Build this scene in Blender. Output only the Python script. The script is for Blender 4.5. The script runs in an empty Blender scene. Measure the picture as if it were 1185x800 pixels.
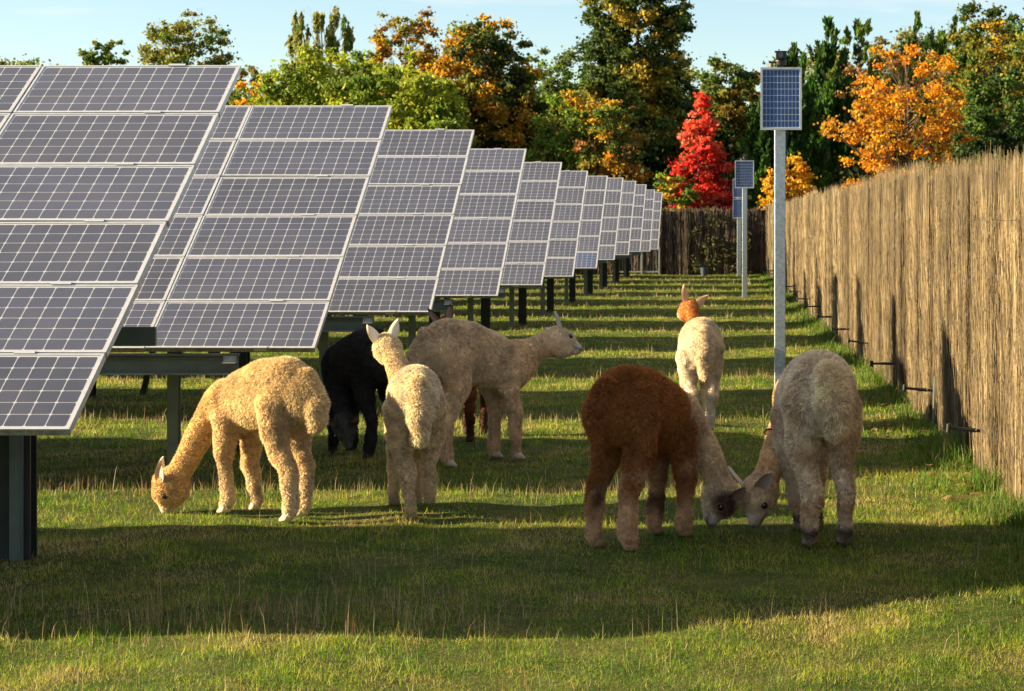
import bpy, math, random
import numpy as np
from mathutils import Vector, Matrix, kdtree

SEED = 7
random.seed(SEED); rng = np.random.default_rng(SEED)
SC = bpy.context.scene
COL = SC.collection
F = 2415.0; PX = 873.0; PY = 254.0; HC = 2.1      # focal length in photo pixels, principal point, eye height

def gx(px, d): return (px-PX)*d/F
def gz(py, d): return HC-(py-PY)*d/F
def gd(py): return HC*F/(py-PY)

# ------------------------------------------------------------------ mesh helpers
def link(o, parent=None):
    COL.objects.link(o)
    if parent is not None: o.parent = parent
    return o

def np_mesh(name, V, Fs, mats=(), midx=None, col=None, nrm=None, smooth=False, uv=None):
    """Fs: list of int arrays (n,3) or (n,4)"""
    me = bpy.data.meshes.new(name)
    V = np.asarray(V, dtype=np.float32)
    Fs = [np.asarray(f, dtype=np.int32) for f in Fs if len(f)]
    me.vertices.add(len(V)); me.vertices.foreach_set('co', V.ravel())
    tot = np.concatenate([np.full(len(f), f.shape[1], dtype=np.int32) for f in Fs])
    lv = np.concatenate([f.ravel() for f in Fs])
    me.loops.add(len(lv)); me.loops.foreach_set('vertex_index', lv)
    me.polygons.add(len(tot))
    st = np.concatenate([[0], np.cumsum(tot)[:-1]]).astype(np.int32)
    me.polygons.foreach_set('loop_start', st)
    me.polygons.foreach_set('loop_total', tot)
    if midx is not None: me.polygons.foreach_set('material_index', np.asarray(midx, dtype=np.int32))
    me.polygons.foreach_set('use_smooth', np.full(len(tot), smooth))
    for m in mats: me.materials.append(m)
    if col is not None:
        a = me.color_attributes.new('Col', 'FLOAT_COLOR', 'POINT')
        c = np.ones((len(V), 4), dtype=np.float32); c[:, :3] = col
        a.data.foreach_set('color', c.ravel())
    if nrm is not None:
        a = me.attributes.new('nrm', 'FLOAT_VECTOR', 'POINT')
        a.data.foreach_set('vector', np.asarray(nrm, dtype=np.float32).ravel())
    if uv is not None:
        u = me.uv_layers.new(name='UVMap')
        u.data.foreach_set('uv', np.asarray(uv, dtype=np.float32)[lv].ravel())
    me.update(calc_edges=True); me.validate()
    return me

class MB:
    """collects boxes / tubes / bars and makes one mesh of them"""
    def __init__(s): s.v = []; s.f = []; s.m = []; s.c = 0
    def add(s, V, Fc, m=0):
        V = [tuple(p) for p in V]
        s.v += V
        for f in Fc: s.f.append(tuple(i+s.c for i in f)); s.m.append(m)
        s.c += len(V); return s
    def box(s, x0, x1, y0, y1, z0, z1, m=0, M=None, taper=0):
        P = [Vector((x, y, z)) for z in (z0, z1) for y in (y0, y1) for x in (x0, x1)]
        if M is not None: P = [M @ p for p in P]
        return s.add(P, [(0,2,3,1),(4,5,7,6),(0,1,5,4),(2,6,7,3),(0,4,6,2),(1,3,7,5)], m)
    def bar(s, a, b, w, h, m=0):
        a = Vector(a); b = Vector(b); d = (b-a); L = d.length
        q = d.to_track_quat('Z', 'Y').to_matrix().to_4x4(); q.translation = a
        return s.box(-w/2, w/2, -h/2, h/2, 0, L, m, q)
    def tube(s, pts, rad, n=10, m=0, cap=True):
        rings = []
        pts = [Vector(p) for p in pts]
        if not hasattr(rad, '__len__'): rad = [rad]*len(pts)
        V = []; Fc = []
        for i, p in enumerate(pts):
            t = (pts[min(i+1, len(pts)-1)]-pts[max(i-1, 0)]).normalized()
            up = Vector((0, 0, 1)) if abs(t.z) < .9 else Vector((1, 0, 0))
            a = t.cross(up).normalized(); b = t.cross(a)
            for k in range(n):
                th = 2*math.pi*k/n
                V.append(p+(a*math.cos(th)+b*math.sin(th))*rad[i])
        for i in range(len(pts)-1):
            for k in range(n):
                k2 = (k+1) % n
                Fc.append((i*n+k, i*n+k2, (i+1)*n+k2, (i+1)*n+k))
        if cap:
            Fc.append(tuple(range(n))); Fc.append(tuple(range((len(pts)-1)*n, len(pts)*n))[::-1])
        return s.add(V, Fc, m)
    def mesh(s, name, mats, smooth=False, bevel=0):
        me = bpy.data.meshes.new(name)
        me.from_pydata(s.v, [], s.f)
        for m in mats: me.materials.append(m)
        for p, mi in zip(me.polygons, s.m): p.material_index = mi; p.use_smooth = smooth
        if bevel:
            import bmesh
            bm = bmesh.new(); bm.from_mesh(me)
            bmesh.ops.bevel(bm, geom=bm.edges[:], offset=bevel, segments=1, affect='EDGES', clamp_overlap=True)
            bmesh.ops.recalc_face_normals(bm, faces=bm.faces[:])
            bm.to_mesh(me); bm.free()
        else:
            import bmesh
            bm = bmesh.new(); bm.from_mesh(me)
            bmesh.ops.recalc_face_normals(bm, faces=bm.faces[:])
            bm.to_mesh(me); bm.free()
        me.update(); return me

def obj(name, me, parent=None, loc=(0,0,0), rot=(0,0,0)):
    o = bpy.data.objects.new(name, me); link(o, parent)
    o.location = loc; o.rotation_euler = rot
    return o
def tag(o, label=None, cat=None, group=None, kind=None):
    if label: o['label'] = label
    if cat: o['category'] = cat
    if group: o['group'] = group
    if kind: o['kind'] = kind
    return o
def thing(name, label, cat, loc=(0,0,0), rz=0, group=None):
    o = bpy.data.objects.new(name, None); link(o); o.empty_display_size = .2
    o.location = loc; o.rotation_euler = (0, 0, rz)
    return tag(o, label, cat, group)

# ------------------------------------------------------------------ noise in numpy
class SNoise:
    def __init__(s, seed, n=24, lo=.5, hi=2.0):
        r = np.random.default_rng(seed)
        d = r.normal(size=(n, 3)); d /= np.linalg.norm(d, axis=1)[:, None]
        s.k = d*(r.uniform(lo, hi, n)[:, None])*2*math.pi; s.p = r.uniform(0, 2*math.pi, n)
        s.n = n
    def __call__(s, P, scale=1.0):
        P = np.asarray(P)*scale
        if P.shape[1] == 2: P = np.c_[P, np.zeros(len(P))]
        out = np.zeros(len(P))
        for k, p in zip(s.k, s.p): out += np.sin(P@k+p)
        return out/math.sqrt(s.n/2)          # about unit variance

# ------------------------------------------------------------------ materials
def mat(name):
    m = bpy.data.materials.new(name); m.use_nodes = True
    nt = m.node_tree; b = nt.nodes['Principled BSDF']
    return m, nt, b
def N(nt, t, **kw):
    n = nt.nodes.new(t)
    for k, v in kw.items():
        if k in n.inputs: n.inputs[k].default_value = v
        else: setattr(n, k, v)
    return n
def simple(name, col, rough=.5, metal=0, spec=.5, var=.12, scale=8, bump=0, var2=0, scale2=1.0):
    m, nt, b = mat(name)
    tc = N(nt, 'ShaderNodeTexCoord')
    nz = N(nt, 'ShaderNodeTexNoise'); nz.inputs['Scale'].default_value = scale; nz.inputs['Detail'].default_value = 6
    nt.links.new(tc.outputs['Object'], nz.inputs['Vector'])
    mp = N(nt, 'ShaderNodeMapRange'); mp.inputs['From Min'].default_value = .3; mp.inputs['From Max'].default_value = .7
    mp.inputs['To Min'].default_value = 1-var; mp.inputs['To Max'].default_value = 1+var
    nt.links.new(nz.outputs['Fac'], mp.inputs['Value'])
    mx = N(nt, 'ShaderNodeVectorMath', operation='SCALE'); mx.inputs[0].default_value = col
    nt.links.new(mp.outputs[0], mx.inputs['Scale'])
    nt.links.new(mx.outputs[0], b.inputs['Base Color'])
    b.inputs['Roughness'].default_value = rough; b.inputs['Metallic'].default_value = metal
    b.inputs['Specular IOR Level'].default_value = spec
    if bump:
        bp = N(nt, 'ShaderNodeBump'); bp.inputs['Strength'].default_value = bump; bp.inputs['Distance'].default_value = .01
        nt.links.new(nz.outputs['Fac'], bp.inputs['Height']); nt.links.new(bp.outputs[0], b.inputs['Normal'])
    return m
def leafmat(name, trans=.35, rough=.6, spec=.3, nrm=False, gain=1.0, sheen=0):
    """reads the point colour 'Col'; part of the light passes through"""
    m, nt, b = mat(name)
    at = N(nt, 'ShaderNodeAttribute', attribute_name='Col')
    c = at.outputs['Color']
    nt.links.new(c, b.inputs['Base Color'])
    b.inputs['Roughness'].default_value = rough; b.inputs['Specular IOR Level'].default_value = spec
    if sheen:
        b.inputs['Sheen Weight'].default_value = sheen; b.inputs['Sheen Roughness'].default_value = .5
    tr = N(nt, 'ShaderNodeBsdfTranslucent')
    nt.links.new(c, tr.inputs['Color'])
    mx = N(nt, 'ShaderNodeMixShader'); mx.inputs[0].default_value = trans
    nt.links.new(b.outputs[0], mx.inputs[1]); nt.links.new(tr.outputs[0], mx.inputs[2])
    nt.links.new(mx.outputs[0], nt.nodes['Material Output'].inputs['Surface'])
    if nrm:
        an = N(nt, 'ShaderNodeAttribute', attribute_name='nrm')
        vt = N(nt, 'ShaderNodeVectorTransform', vector_type='NORMAL', convert_from='OBJECT', convert_to='WORLD')
        nt.links.new(an.outputs['Vector'], vt.inputs[0])
        nn = N(nt, 'ShaderNodeVectorMath', operation='NORMALIZE'); nt.links.new(vt.outputs[0], nn.inputs[0])
        nt.links.new(nn.outputs[0], b.inputs['Normal']); nt.links.new(nn.outputs[0], tr.inputs['Normal'])
    return m

M_alu = simple('aluminium_frame', (.46, .475, .50), .42, .35, .5, .12, 14)
M_steel = simple('painted_green_steel', (.125, .16, .145), .45, .3, .5, .2, 5)
M_dark = simple('dark_and_shaded_steel', (.03, .034, .034), .55, .2, .4, .25, 6)  # dark steel, its near black includes the shade the rear posts stand in
M_galv = simple('galvanised_steel', (.33, .385, .42), .38, .45, .5, .22, 30)
M_black = simple('black_plastic', (.012, .012, .013), .45, 0, .5, .2, 20)
M_back = simple('white_backsheet', (.55, .56, .57), .6, 0, .3, .06, 3)
M_lens = simple('dark_lens', (.01, .01, .012), .08, 0, .8, .05, 3)
M_leaf = leafmat('foliage', .48, .6, .25)
M_grass = leafmat('grass_blades', .5, .55, .3)
M_reed = leafmat('reed_sticks', .06, .75, .2)
def mottle(m, sx, sy, sz, lo, hi):
    """soft dirt and weather mottling over the point colour"""
    nt = m.node_tree; L = nt.links; at = [n for n in nt.nodes if n.type == 'ATTRIBUTE' and n.attribute_name == 'Col'][0]
    tc = N(nt, 'ShaderNodeTexCoord'); mp = N(nt, 'ShaderNodeMapping'); mp.inputs['Scale'].default_value = (sx, sy, sz)
    nz = N(nt, 'ShaderNodeTexNoise'); nz.inputs['Scale'].default_value = 1; nz.inputs['Detail'].default_value = 8; nz.inputs['Roughness'].default_value = .65
    L.new(tc.outputs['Object'], mp.inputs[0]); L.new(mp.outputs[0], nz.inputs['Vector'])
    mr = N(nt, 'ShaderNodeMapRange'); mr.inputs['From Min'].default_value = .32; mr.inputs['From Max'].default_value = .68; mr.inputs['To Min'].default_value = lo; mr.inputs['To Max'].default_value = hi
    L.new(nz.outputs['Fac'], mr.inputs['Value'])
    vm = N(nt, 'ShaderNodeVectorMath', operation='SCALE'); L.new(mr.outputs[0], vm.inputs['Scale'])
    tg = [l.to_socket for l in list(at.outputs['Color'].links)]
    L.new(at.outputs['Color'], vm.inputs[0])
    for t in tg: L.new(vm.outputs[0], t)
mottle(M_reed, 6, 6, 3.2, .45, 1.5)
M_fleece = leafmat('fleece', .30, .85, .06, sheen=.03)
M_skin = leafmat('alpaca_body', .0, .85, .15)
M_bark = simple('bark', (.10, .075, .05), .9, 0, .2, .35, 4, .6)
M_eye = simple('alpaca_eye', (.006, .004, .003), .1, 0, .7, .05, 3)

def cellmat(name, cell, line, nx, ny, lw, bright=1, busbars=True, rough=.22, midline=None, dust=.24, tint_var=.10, diamonds=True):
    """photovoltaic cells: UV runs 0..nx, 0..ny"""
    m, nt, b = mat(name); L = nt.links
    uv = N(nt, 'ShaderNodeUVMap'); sp = N(nt, 'ShaderNodeSeparateXYZ'); L.new(uv.outputs[0], sp.inputs[0])
    def math_(op, a, bb=None, c=None):
        n = N(nt, 'ShaderNodeMath', operation=op)
        for i, q in enumerate((a, bb, c)):
            if q is None: continue
            if isinstance(q, (int, float)): n.inputs[i].default_value = q
            else: L.new(q, n.inputs[i])
        return n.outputs[0]
    def edge(o):
        fr = math_('FRACT', o); return math_('MINIMUM', fr, math_('SUBTRACT', 1.0, fr))
    ex = edge(sp.outputs[0]); ey = edge(sp.outputs[1])
    lx = math_('LESS_THAN', ex, lw); ly = math_('LESS_THAN', ey, lw*.8)
    msk = math_('MAXIMUM', lx, ly)
    if diamonds:
        dm = math_('LESS_THAN', math_('ADD', ex, ey), .115); msk = math_('MAXIMUM', msk, dm)
    # margin round the cells
    mgx = math_('MAXIMUM', math_('LESS_THAN', sp.outputs[0], 0.0), math_('GREATER_THAN', sp.outputs[0], float(nx)))
    mgy = math_('MAXIMUM', math_('LESS_THAN', sp.outputs[1], 0.0), math_('GREATER_THAN', sp.outputs[1], float(ny)))
    msk = math_('MAXIMUM', msk, math_('MAXIMUM', mgx, mgy))
    # faint busbars
    bb = math_('FRACT', math_('MULTIPLY', sp.outputs[1], 3.0))
    bb = math_('LESS_THAN', math_('ABSOLUTE', math_('SUBTRACT', bb, .5)), .05)
    bb = math_('MULTIPLY', bb, .10 if busbars else 0.0)
    # tone differs a little from cell to cell and from module to module
    fl = N(nt, 'ShaderNodeVectorMath', operation='FLOOR'); L.new(uv.outputs[0], fl.inputs[0])
    oi = N(nt, 'ShaderNodeObjectInfo')
    ad = N(nt, 'ShaderNodeVectorMath', operation='ADD'); L.new(fl.outputs[0], ad.inputs[0])
    cb = N(nt, 'ShaderNodeCombineXYZ'); L.new(math_('MULTIPLY', oi.outputs['Random'], 91.7), cb.inputs[2]); L.new(cb.outputs[0], ad.inputs[1])
    wn = N(nt, 'ShaderNodeTexWhiteNoise', noise_dimensions='3D'); L.new(ad.outputs[0], wn.inputs['Vector'])
    v = math_('ADD', math_('MULTIPLY', math_('SUBTRACT', wn.outputs['Value'], .5), tint_var*2), 1.0)
    v = math_('MULTIPLY', v, math_('ADD', math_('MULTIPLY', math_('SUBTRACT', oi.outputs['Random'], .5), .45), 1.0))
    v = math_('ADD', v, bb)
    cc = N(nt, 'ShaderNodeVectorMath', operation='SCALE'); cc.inputs[0].default_value = cell; L.new(v, cc.inputs['Scale'])
    # dust film, streaky
    tc = N(nt, 'ShaderNodeTexCoord'); nz = N(nt, 'ShaderNodeTexNoise'); nz.inputs['Scale'].default_value = 2.2; nz.inputs['Detail'].default_value = 8
    L.new(tc.outputs['Object'], nz.inputs['Vector'])
    mixd = N(nt, 'ShaderNodeMix', data_type='RGBA'); mixd.inputs['B'].default_value = (.20, .205, .23, 1)
    L.new(math_('MULTIPLY', nz.outputs['Fac'], dust), mixd.inputs['Factor']); L.new(cc.outputs[0], mixd.inputs['A'])
    mixl = N(nt, 'ShaderNodeMix', data_type='RGBA'); mixl.inputs['B'].default_value = (*line, 1)
    L.new(msk, mixl.inputs['Factor']); L.new(mixd.outputs['Result'], mixl.inputs['A'])
    L.new(mixl.outputs['Result'], b.inputs['Base Color'])
    b.inputs['Roughness'].default_value = rough; b.inputs['IOR'].default_value = 1.5
    b.inputs['Specular IOR Level'].default_value = .45
    return m
M_cell = cellmat('solar_cells', (.033, .037, .062), (.34, .34, .37), 12, 6, .022)
M_cellblue = cellmat('solar_cells_blue', (.03, .05, .13), (.34, .34, .37), 12, 6, .022)
M_cellnavy = cellmat('solar_cells_navy', (.009, .040, .14), (.40, .44, .50), 10, 9, .045, rough=.4, dust=.02, busbars=False, diamonds=False)

# ------------------------------------------------------------------ world, sun, camera
SUN = Vector((1, .063, -.371)).normalized()      # the way the light travels
el = math.asin(-SUN.z); rot = math.atan2(-SUN.x, -SUN.y)
w = bpy.data.worlds.new('World'); SC.world = w; w.use_nodes = True
nt = w.node_tree; bg = nt.nodes['Background']
sky = nt.nodes.new('ShaderNodeTexSky'); sky.sky_type = 'NISHITA'; sky.sun_disc = False
sky.sun_elevation = el; sky.sun_rotation = rot; sky.altitude = 50; sky.air_density = 1.0; sky.dust_density = .2; sky.ozone_density = 2.2
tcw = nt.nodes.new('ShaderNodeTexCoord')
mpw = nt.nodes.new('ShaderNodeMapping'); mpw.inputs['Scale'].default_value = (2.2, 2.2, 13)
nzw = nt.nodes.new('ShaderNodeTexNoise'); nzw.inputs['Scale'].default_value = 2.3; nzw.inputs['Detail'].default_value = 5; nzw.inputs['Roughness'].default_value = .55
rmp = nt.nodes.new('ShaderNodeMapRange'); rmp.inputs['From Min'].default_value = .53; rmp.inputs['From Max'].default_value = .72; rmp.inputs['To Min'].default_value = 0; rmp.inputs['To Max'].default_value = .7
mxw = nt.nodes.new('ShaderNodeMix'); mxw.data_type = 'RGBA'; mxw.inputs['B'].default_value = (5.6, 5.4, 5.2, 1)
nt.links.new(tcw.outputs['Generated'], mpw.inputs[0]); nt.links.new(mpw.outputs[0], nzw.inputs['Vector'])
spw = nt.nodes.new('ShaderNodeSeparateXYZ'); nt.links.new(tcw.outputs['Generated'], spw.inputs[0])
hiw = nt.nodes.new('ShaderNodeMapRange'); hiw.inputs['From Min'].default_value = .12; hiw.inputs['From Max'].default_value = .5; hiw.inputs['To Min'].default_value = 0; hiw.inputs['To Max'].default_value = .17  # unseen cloud cover added overhead to whiten the blue fill light
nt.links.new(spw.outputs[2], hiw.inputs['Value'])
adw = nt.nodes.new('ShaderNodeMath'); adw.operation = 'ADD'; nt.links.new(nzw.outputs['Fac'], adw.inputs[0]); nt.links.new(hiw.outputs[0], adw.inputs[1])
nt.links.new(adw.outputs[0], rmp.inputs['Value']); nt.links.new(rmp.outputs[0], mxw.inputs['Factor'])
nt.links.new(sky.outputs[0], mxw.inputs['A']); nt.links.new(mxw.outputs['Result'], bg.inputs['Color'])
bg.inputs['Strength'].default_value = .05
sl = bpy.data.lights.new('sun', 'SUN'); sl.energy = 5.0; sl.angle = math.radians(.5); sl.color = (1, .81, .50)
so = bpy.data.objects.new('sun', sl); COL.objects.link(so); so.rotation_euler = SUN.to_track_quat('-Z', 'Y').to_euler(); so.location = (-30, -3, 20)

cam = bpy.data.cameras.new('camera'); co = bpy.data.objects.new('camera', cam); COL.objects.link(co)
cam.sensor_width = 36; cam.lens = F/1185*36; cam.shift_x = (592.5-PX)/1185; cam.shift_y = -(400-PY)/1185
cam.clip_end = 3000; cam.clip_start = .1
cam.dof.use_dof = True; cam.dof.focus_distance = 14.5; cam.dof.aperture_fstop = 9
co.location = (0, 0, HC); co.rotation_euler = (math.radians(90), 0, 0)
SC.camera = co
SC.view_settings.view_transform = 'Standard'; SC.view_settings.look = 'None'; SC.view_settings.gamma = 1
SC.view_settings.exposure = 1.98
SC.render.film_transparent = False
try:
    SC.cycles.use_denoising = True; SC.cycles.max_bounces = 8; SC.cycles.transparent_max_bounces = 4
    SC.cycles.sample_clamp_indirect = 6
except Exception: pass

FX0, FXK = 2.32, -.0228                        # the reed fence runs along X = FX0 + FXK*depth
def fence_x(d): return FX0+FXK*d
FAR = 79.5                                     # depth of the reed fence that closes the field

# ------------------------------------------------------------------ ground
P_, TILT = 5.73, math.atan2(2.05, 3.44)
DB = [10.3+P_*k for k in range(12)]
gn = SNoise(3, 20, .4, 1.6); gn2 = SNoise(4, 24, .5, 2.0)
def ground_z(X, Y):
    Q = np.c_[X, Y]
    z = .012*gn(Q, .35)+.006*gn(Q, 1.7)
    ramp = np.clip((np.hypot(X, Y-30)-120)/40, 0, 1)
    return z*(1-ramp)
xs = np.concatenate([np.linspace(-900, -40, 30)[:-1], np.linspace(-40, -9, 60)[:-1], np.linspace(-9, 6, 150)[:-1], np.linspace(6, 40, 40)[:-1], np.linspace(40, 900, 30)])
ys = np.concatenate([np.linspace(-300, 4, 20)[:-1], np.linspace(4, 34, 260)[:-1], np.linspace(34, 90, 200)[:-1], np.linspace(90, 1500, 60)])
XX, YY = np.meshgrid(xs, ys); GV = np.c_[XX.ravel(), YY.ravel(), ground_z(XX.ravel(), YY.ravel())]
nx_, ny_ = len(xs), len(ys)
I, J = np.meshgrid(np.arange(nx_-1), np.arange(ny_-1)); a = (J*nx_+I).ravel()
GF = np.c_[a, a+1, a+1+nx_, a+nx_]
m, nt, b = mat('meadow_soil_and_turf'); L = nt.links
tc = N(nt, 'ShaderNodeTexCoord')
def noise(scale, det=6, rough=.6):
    n = N(nt, 'ShaderNodeTexNoise'); n.inputs['Scale'].default_value = scale; n.inputs['Detail'].default_value = det; n.inputs['Roughness'].default_value = rough
    L.new(tc.outputs['Object'], n.inputs['Vector']); return n
n1 = noise(1.3); n2 = noise(38, 4, .7); n3 = noise(9, 5)
r1 = N(nt, 'ShaderNodeValToRGB'); e = r1.color_ramp.elements
e[0].position = .28; e[0].color = (.028, .045, .009, 1); e[1].position = .72; e[1].color = (.12, .10, .035, 1)
x_ = e.new(.5); x_.color = (.055, .08, .014, 1)
L.new(n3.outputs['Fac'], r1.inputs['Fac'])
r2 = N(nt, 'ShaderNodeValToRGB'); e = r2.color_ramp.elements
e[0].position = .3; e[0].color = (.35, .35, .3, 1); e[1].position = .7; e[1].color = (1.5, 1.5, 1.4, 1)
L.new(n2.outputs['Fac'], r2.inputs['Fac'])
mm = N(nt, 'ShaderNodeMix', data_type='RGBA', blend_type='MULTIPLY'); mm.inputs['Factor'].default_value = 1
L.new(r1.outputs[0], mm.inputs['A']); L.new(r2.outputs[0], mm.inputs['B'])
mm2 = N(nt, 'ShaderNodeMix', data_type='RGBA'); mm2.inputs['B'].default_value = (.15, .12, .04, 1)
mr = N(nt, 'ShaderNodeMapRange'); mr.inputs['From Min'].default_value = .45; mr.inputs['From Max'].default_value = .7; mr.inputs['To Max'].default_value = .6
L.new(n1.outputs['Fac'], mr.inputs['Value']); L.new(mr.outputs[0], mm2.inputs['Factor']); L.new(mm.outputs['Result'], mm2.inputs['A'])
L.new(mm2.outputs['Result'], b.inputs['Base Color']); b.inputs['Roughness'].default_value = .95; b.inputs['Specular IOR Level'].default_value = .1
bp = N(nt, 'ShaderNodeBump'); bp.inputs['Strength'].default_value = 1; bp.inputs['Distance'].default_value = .04
L.new(n2.outputs['Fac'], bp.inputs['Height']); L.new(bp.outputs[0], b.inputs['Normal'])
M_ground = m
tag(obj('ground', np_mesh('ground', GV, [GF], [M_ground], smooth=True)), kind='structure')

# grass ---------------------------------------------------------------
PAL = np.array([(.055, .135, .008), (.13, .27, .008), (.27, .37, .014), (.42, .38, .06), (.52, .42, .17), (.15, .095, .04)])
def blades(X, Y, h, wd, col, lean=.5, z0=None, seg=1, dirn=None):
    n = len(X)
    th = rng.uniform(0, 2*math.pi, n); ax = np.c_[np.cos(th), np.sin(th), np.zeros(n)]
    ld = rng.uniform(0, 2*math.pi, n); la = rng.uniform(0, lean, n)
    if dirn is not None: ld = dirn+rng.normal(0, .6, n)
    tip = np.c_[np.cos(ld)*la*h, np.sin(ld)*la*h, h*np.sqrt(np.clip(1-.5*la**2, .2, 1))]
    B = np.c_[X, Y, (ground_z(X, Y) if z0 is None else z0)-.004]
    hw = (wd/2)[:, None]*ax
    if seg == 1:
        V = np.stack([B-hw, B+hw, B+tip], 1).reshape(-1, 3)
        T = np.arange(n*3).reshape(-1, 3)
        c = np.repeat(col, 3, 0).copy()
        return V, [T], c
    mid = tip*.5; mid[:, :2] *= .55; mid[:, 2] *= 1.08
    V = np.stack([B-hw, B+hw, B+mid+hw*.7, B+mid-hw*.7, B+tip], 1).reshape(-1, 3)
    i = np.arange(n)*5
    Q = np.c_[i, i+1, i+2, i+3]; T = np.c_[i+3, i+2, i+4]
    return V, [Q, T], np.repeat(col, 5, 0)
def ingrass(X, Y): return (X < fence_x(Y)-.03) & (Y < FAR)
gp = SNoise(11, 24, .5, 2.2); gp2 = SNoise(12, 24, .5, 2.0)
def grasscol(X, Y):
    Q = np.c_[X, Y]
    a = 1.15*gp(Q, .45)+.8*gp2(Q, 2.1)+rng.normal(0, .75, len(X))
    t = np.clip((a+.55)/1.3+1.35, 0, 3.99)
    i = t.astype(int); f = (t-i)[:, None]
    c = PAL[np.clip(i, 0, 4)]*(1-f)+PAL[np.clip(i+1, 0, 4)]*f
    deadr = rng.uniform(size=len(X)) < .13
    c[deadr] = PAL[rng.integers(3, 6, deadr.sum())]
    return c*rng.uniform(.55, 1.3, len(X))[:, None]
n = 800000
u = rng.uniform(size=n); Y = 8.3*(80/8.3)**u
X = (rng.uniform(-PX-230, 312+260, n))/F*Y
k = ingrass(X, Y); X = X[k]; Y = Y[k]
s = Y/11
h = rng.gamma(4.5, .0066, len(X))*(.8+.25*np.clip(gp(np.c_[X, Y], .8), -1, 2))*np.clip(s, .9, 2.0)**.5
wd = .0036*s**.9*rng.uniform(.6, 1.3, len(X))
V, T, c = blades(X, Y, h, wd, grasscol(X, Y), lean=1.1)
tag(obj('short_grass', np_mesh('short_grass', V, T, [M_grass], col=c)), 'short yellowish green pasture grass covering the field', 'grass', kind='stuff')

# tall dry stalks in the strips the mower leaves along each table front, and tussocks by the fence
Xs, Ys, Hs = [], [], []
for kx, d in enumerate(DB):
    for _ in range((900 if kx == 0 else 2300) if kx < 4 else 1300):
        y = d+random.gauss(.15, .26); x = random.uniform(-PX*y/F-1.0, 1.2 if kx else .7)
        if kx and x > -.3 and random.random() < .35: continue
        if kx == 0 and x > -1.6 and random.random() < .6: continue
        Xs.append(x); Ys.append(y); Hs.append(random.gammavariate(4, .020) if kx else random.gammavariate(3.5, .028))
for _ in range(1500):
    Xs.append(random.uniform(-4.6, -1.5)+random.gauss(0, .25)); Ys.append(10.6+abs(random.gauss(0, .45))); Hs.append(random.gammavariate(5, .027))
Xs = np.array(Xs); Ys = np.array(Ys); Hs = np.array(Hs)
cl = gp2(np.c_[Xs, Ys], 1.4) > -.6
Xs, Ys, Hs = Xs[cl], Ys[cl], Hs[cl]
c = np.array([(.36, .27, .13), (.30, .20, .09), (.22, .13, .06), (.42, .35, .2), (.14, .16, .03)])[rng.integers(0, 5, len(Xs))]*rng.uniform(.6, 1.2, len(Xs))[:, None]
V, T, c = blades(Xs, Ys, Hs, .0035*(Ys/11)*rng.uniform(.7, 1.3, len(Xs)), c, lean=.55, seg=2)
tag(obj('dry_grass_stalks', np_mesh('dry_grass_stalks', V, T, [M_grass], col=c)), 'tall straw coloured dry grass stalks in strips along the panel rows', 'dry grass', kind='stuff')

# loose long stalks here and there
n = 2600
Y = 8.8*(30/8.8)**rng.uniform(size=n); X = rng.uniform(-PX-50, 312, n)/F*Y
k = ingrass(X, Y); X, Y = X[k], Y[k]
c = np.array([(.36, .27, .13), (.28, .19, .09), (.42, .35, .2)])[rng.integers(0, 3, len(X))]
V1, T1, c1 = blades(X, Y, rng.gamma(5, .019, len(X)), .003*(Y/11), c, lean=.7, seg=2)
tag(obj('scattered_dry_stems', np_mesh('scattered_dry_stems', V1, T1, [M_grass], col=c1)), 'thin dry stems scattered singly over the pasture', 'dry grass', kind='stuff')

# green weeds and long grass along the fence foot
n = 44000
Y = 9*(78/9)**rng.uniform(size=n); off = rng.gamma(1.5, .16, n); X = fence_x(Y)-.02-off
gmask = (gp(np.c_[X, Y], .9) > -.7+off*.9); X, Y, off = X[gmask], Y[gmask], off[gmask]
h = rng.gamma(5, .021, len(X))*np.exp(-off*1.2)*(1+.5*gp2(np.c_[X, Y], .7).clip(-1, 1.4))
c = np.array([(.06, .14, .012), (.09, .19, .015), (.14, .23, .02), (.25, .22, .07), (.04, .09, .01)])[rng.integers(0, 5, len(X))]*rng.uniform(.7, 1.2, len(X))[:, None]
V, T, c = blades(X, Y, h.clip(.03, .5), .006*(Y/14)**.8*rng.uniform(.7, 1.4, len(X)), c, lean=1.0, seg=2)
tag(obj('long_grass', np_mesh('long_grass', V, T, [M_grass], col=c)), 'long green grass and weeds growing along the foot of the reed fence', 'long grass', kind='stuff')

# fallen brown leaves on the turf near the fence
n = 140
Y = rng.uniform(15, 24, n); X = fence_x(Y)-rng.gamma(2.2, .35, n)
V = []; Q = []
for i in range(n):
    s_ = random.uniform(.02, .05); th = random.uniform(0, 6.3); z = .05
    for q in range(4):
        an = th+q*math.pi/2; r_ = s_*(1 if q % 2 else .55)
        V.append((X[i]+math.cos(an)*r_, Y[i]+math.sin(an)*r_, z+random.uniform(-.012, .02)))
    Q.append((4*i, 4*i+1, 4*i+2, 4*i+3))
tag(obj('fallen_leaves', np_mesh('fallen_leaves', V, [np.array(Q)], [M_leaf], col=np.repeat(np.array([(.26, .12, .05), (.18, .09, .04), (.35, .22, .10)])[rng.integers(0, 3, n)], 4, 0))), 'brown fallen leaves lying on the turf beside the reed fence', 'fallen leaves', kind='stuff')

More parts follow.
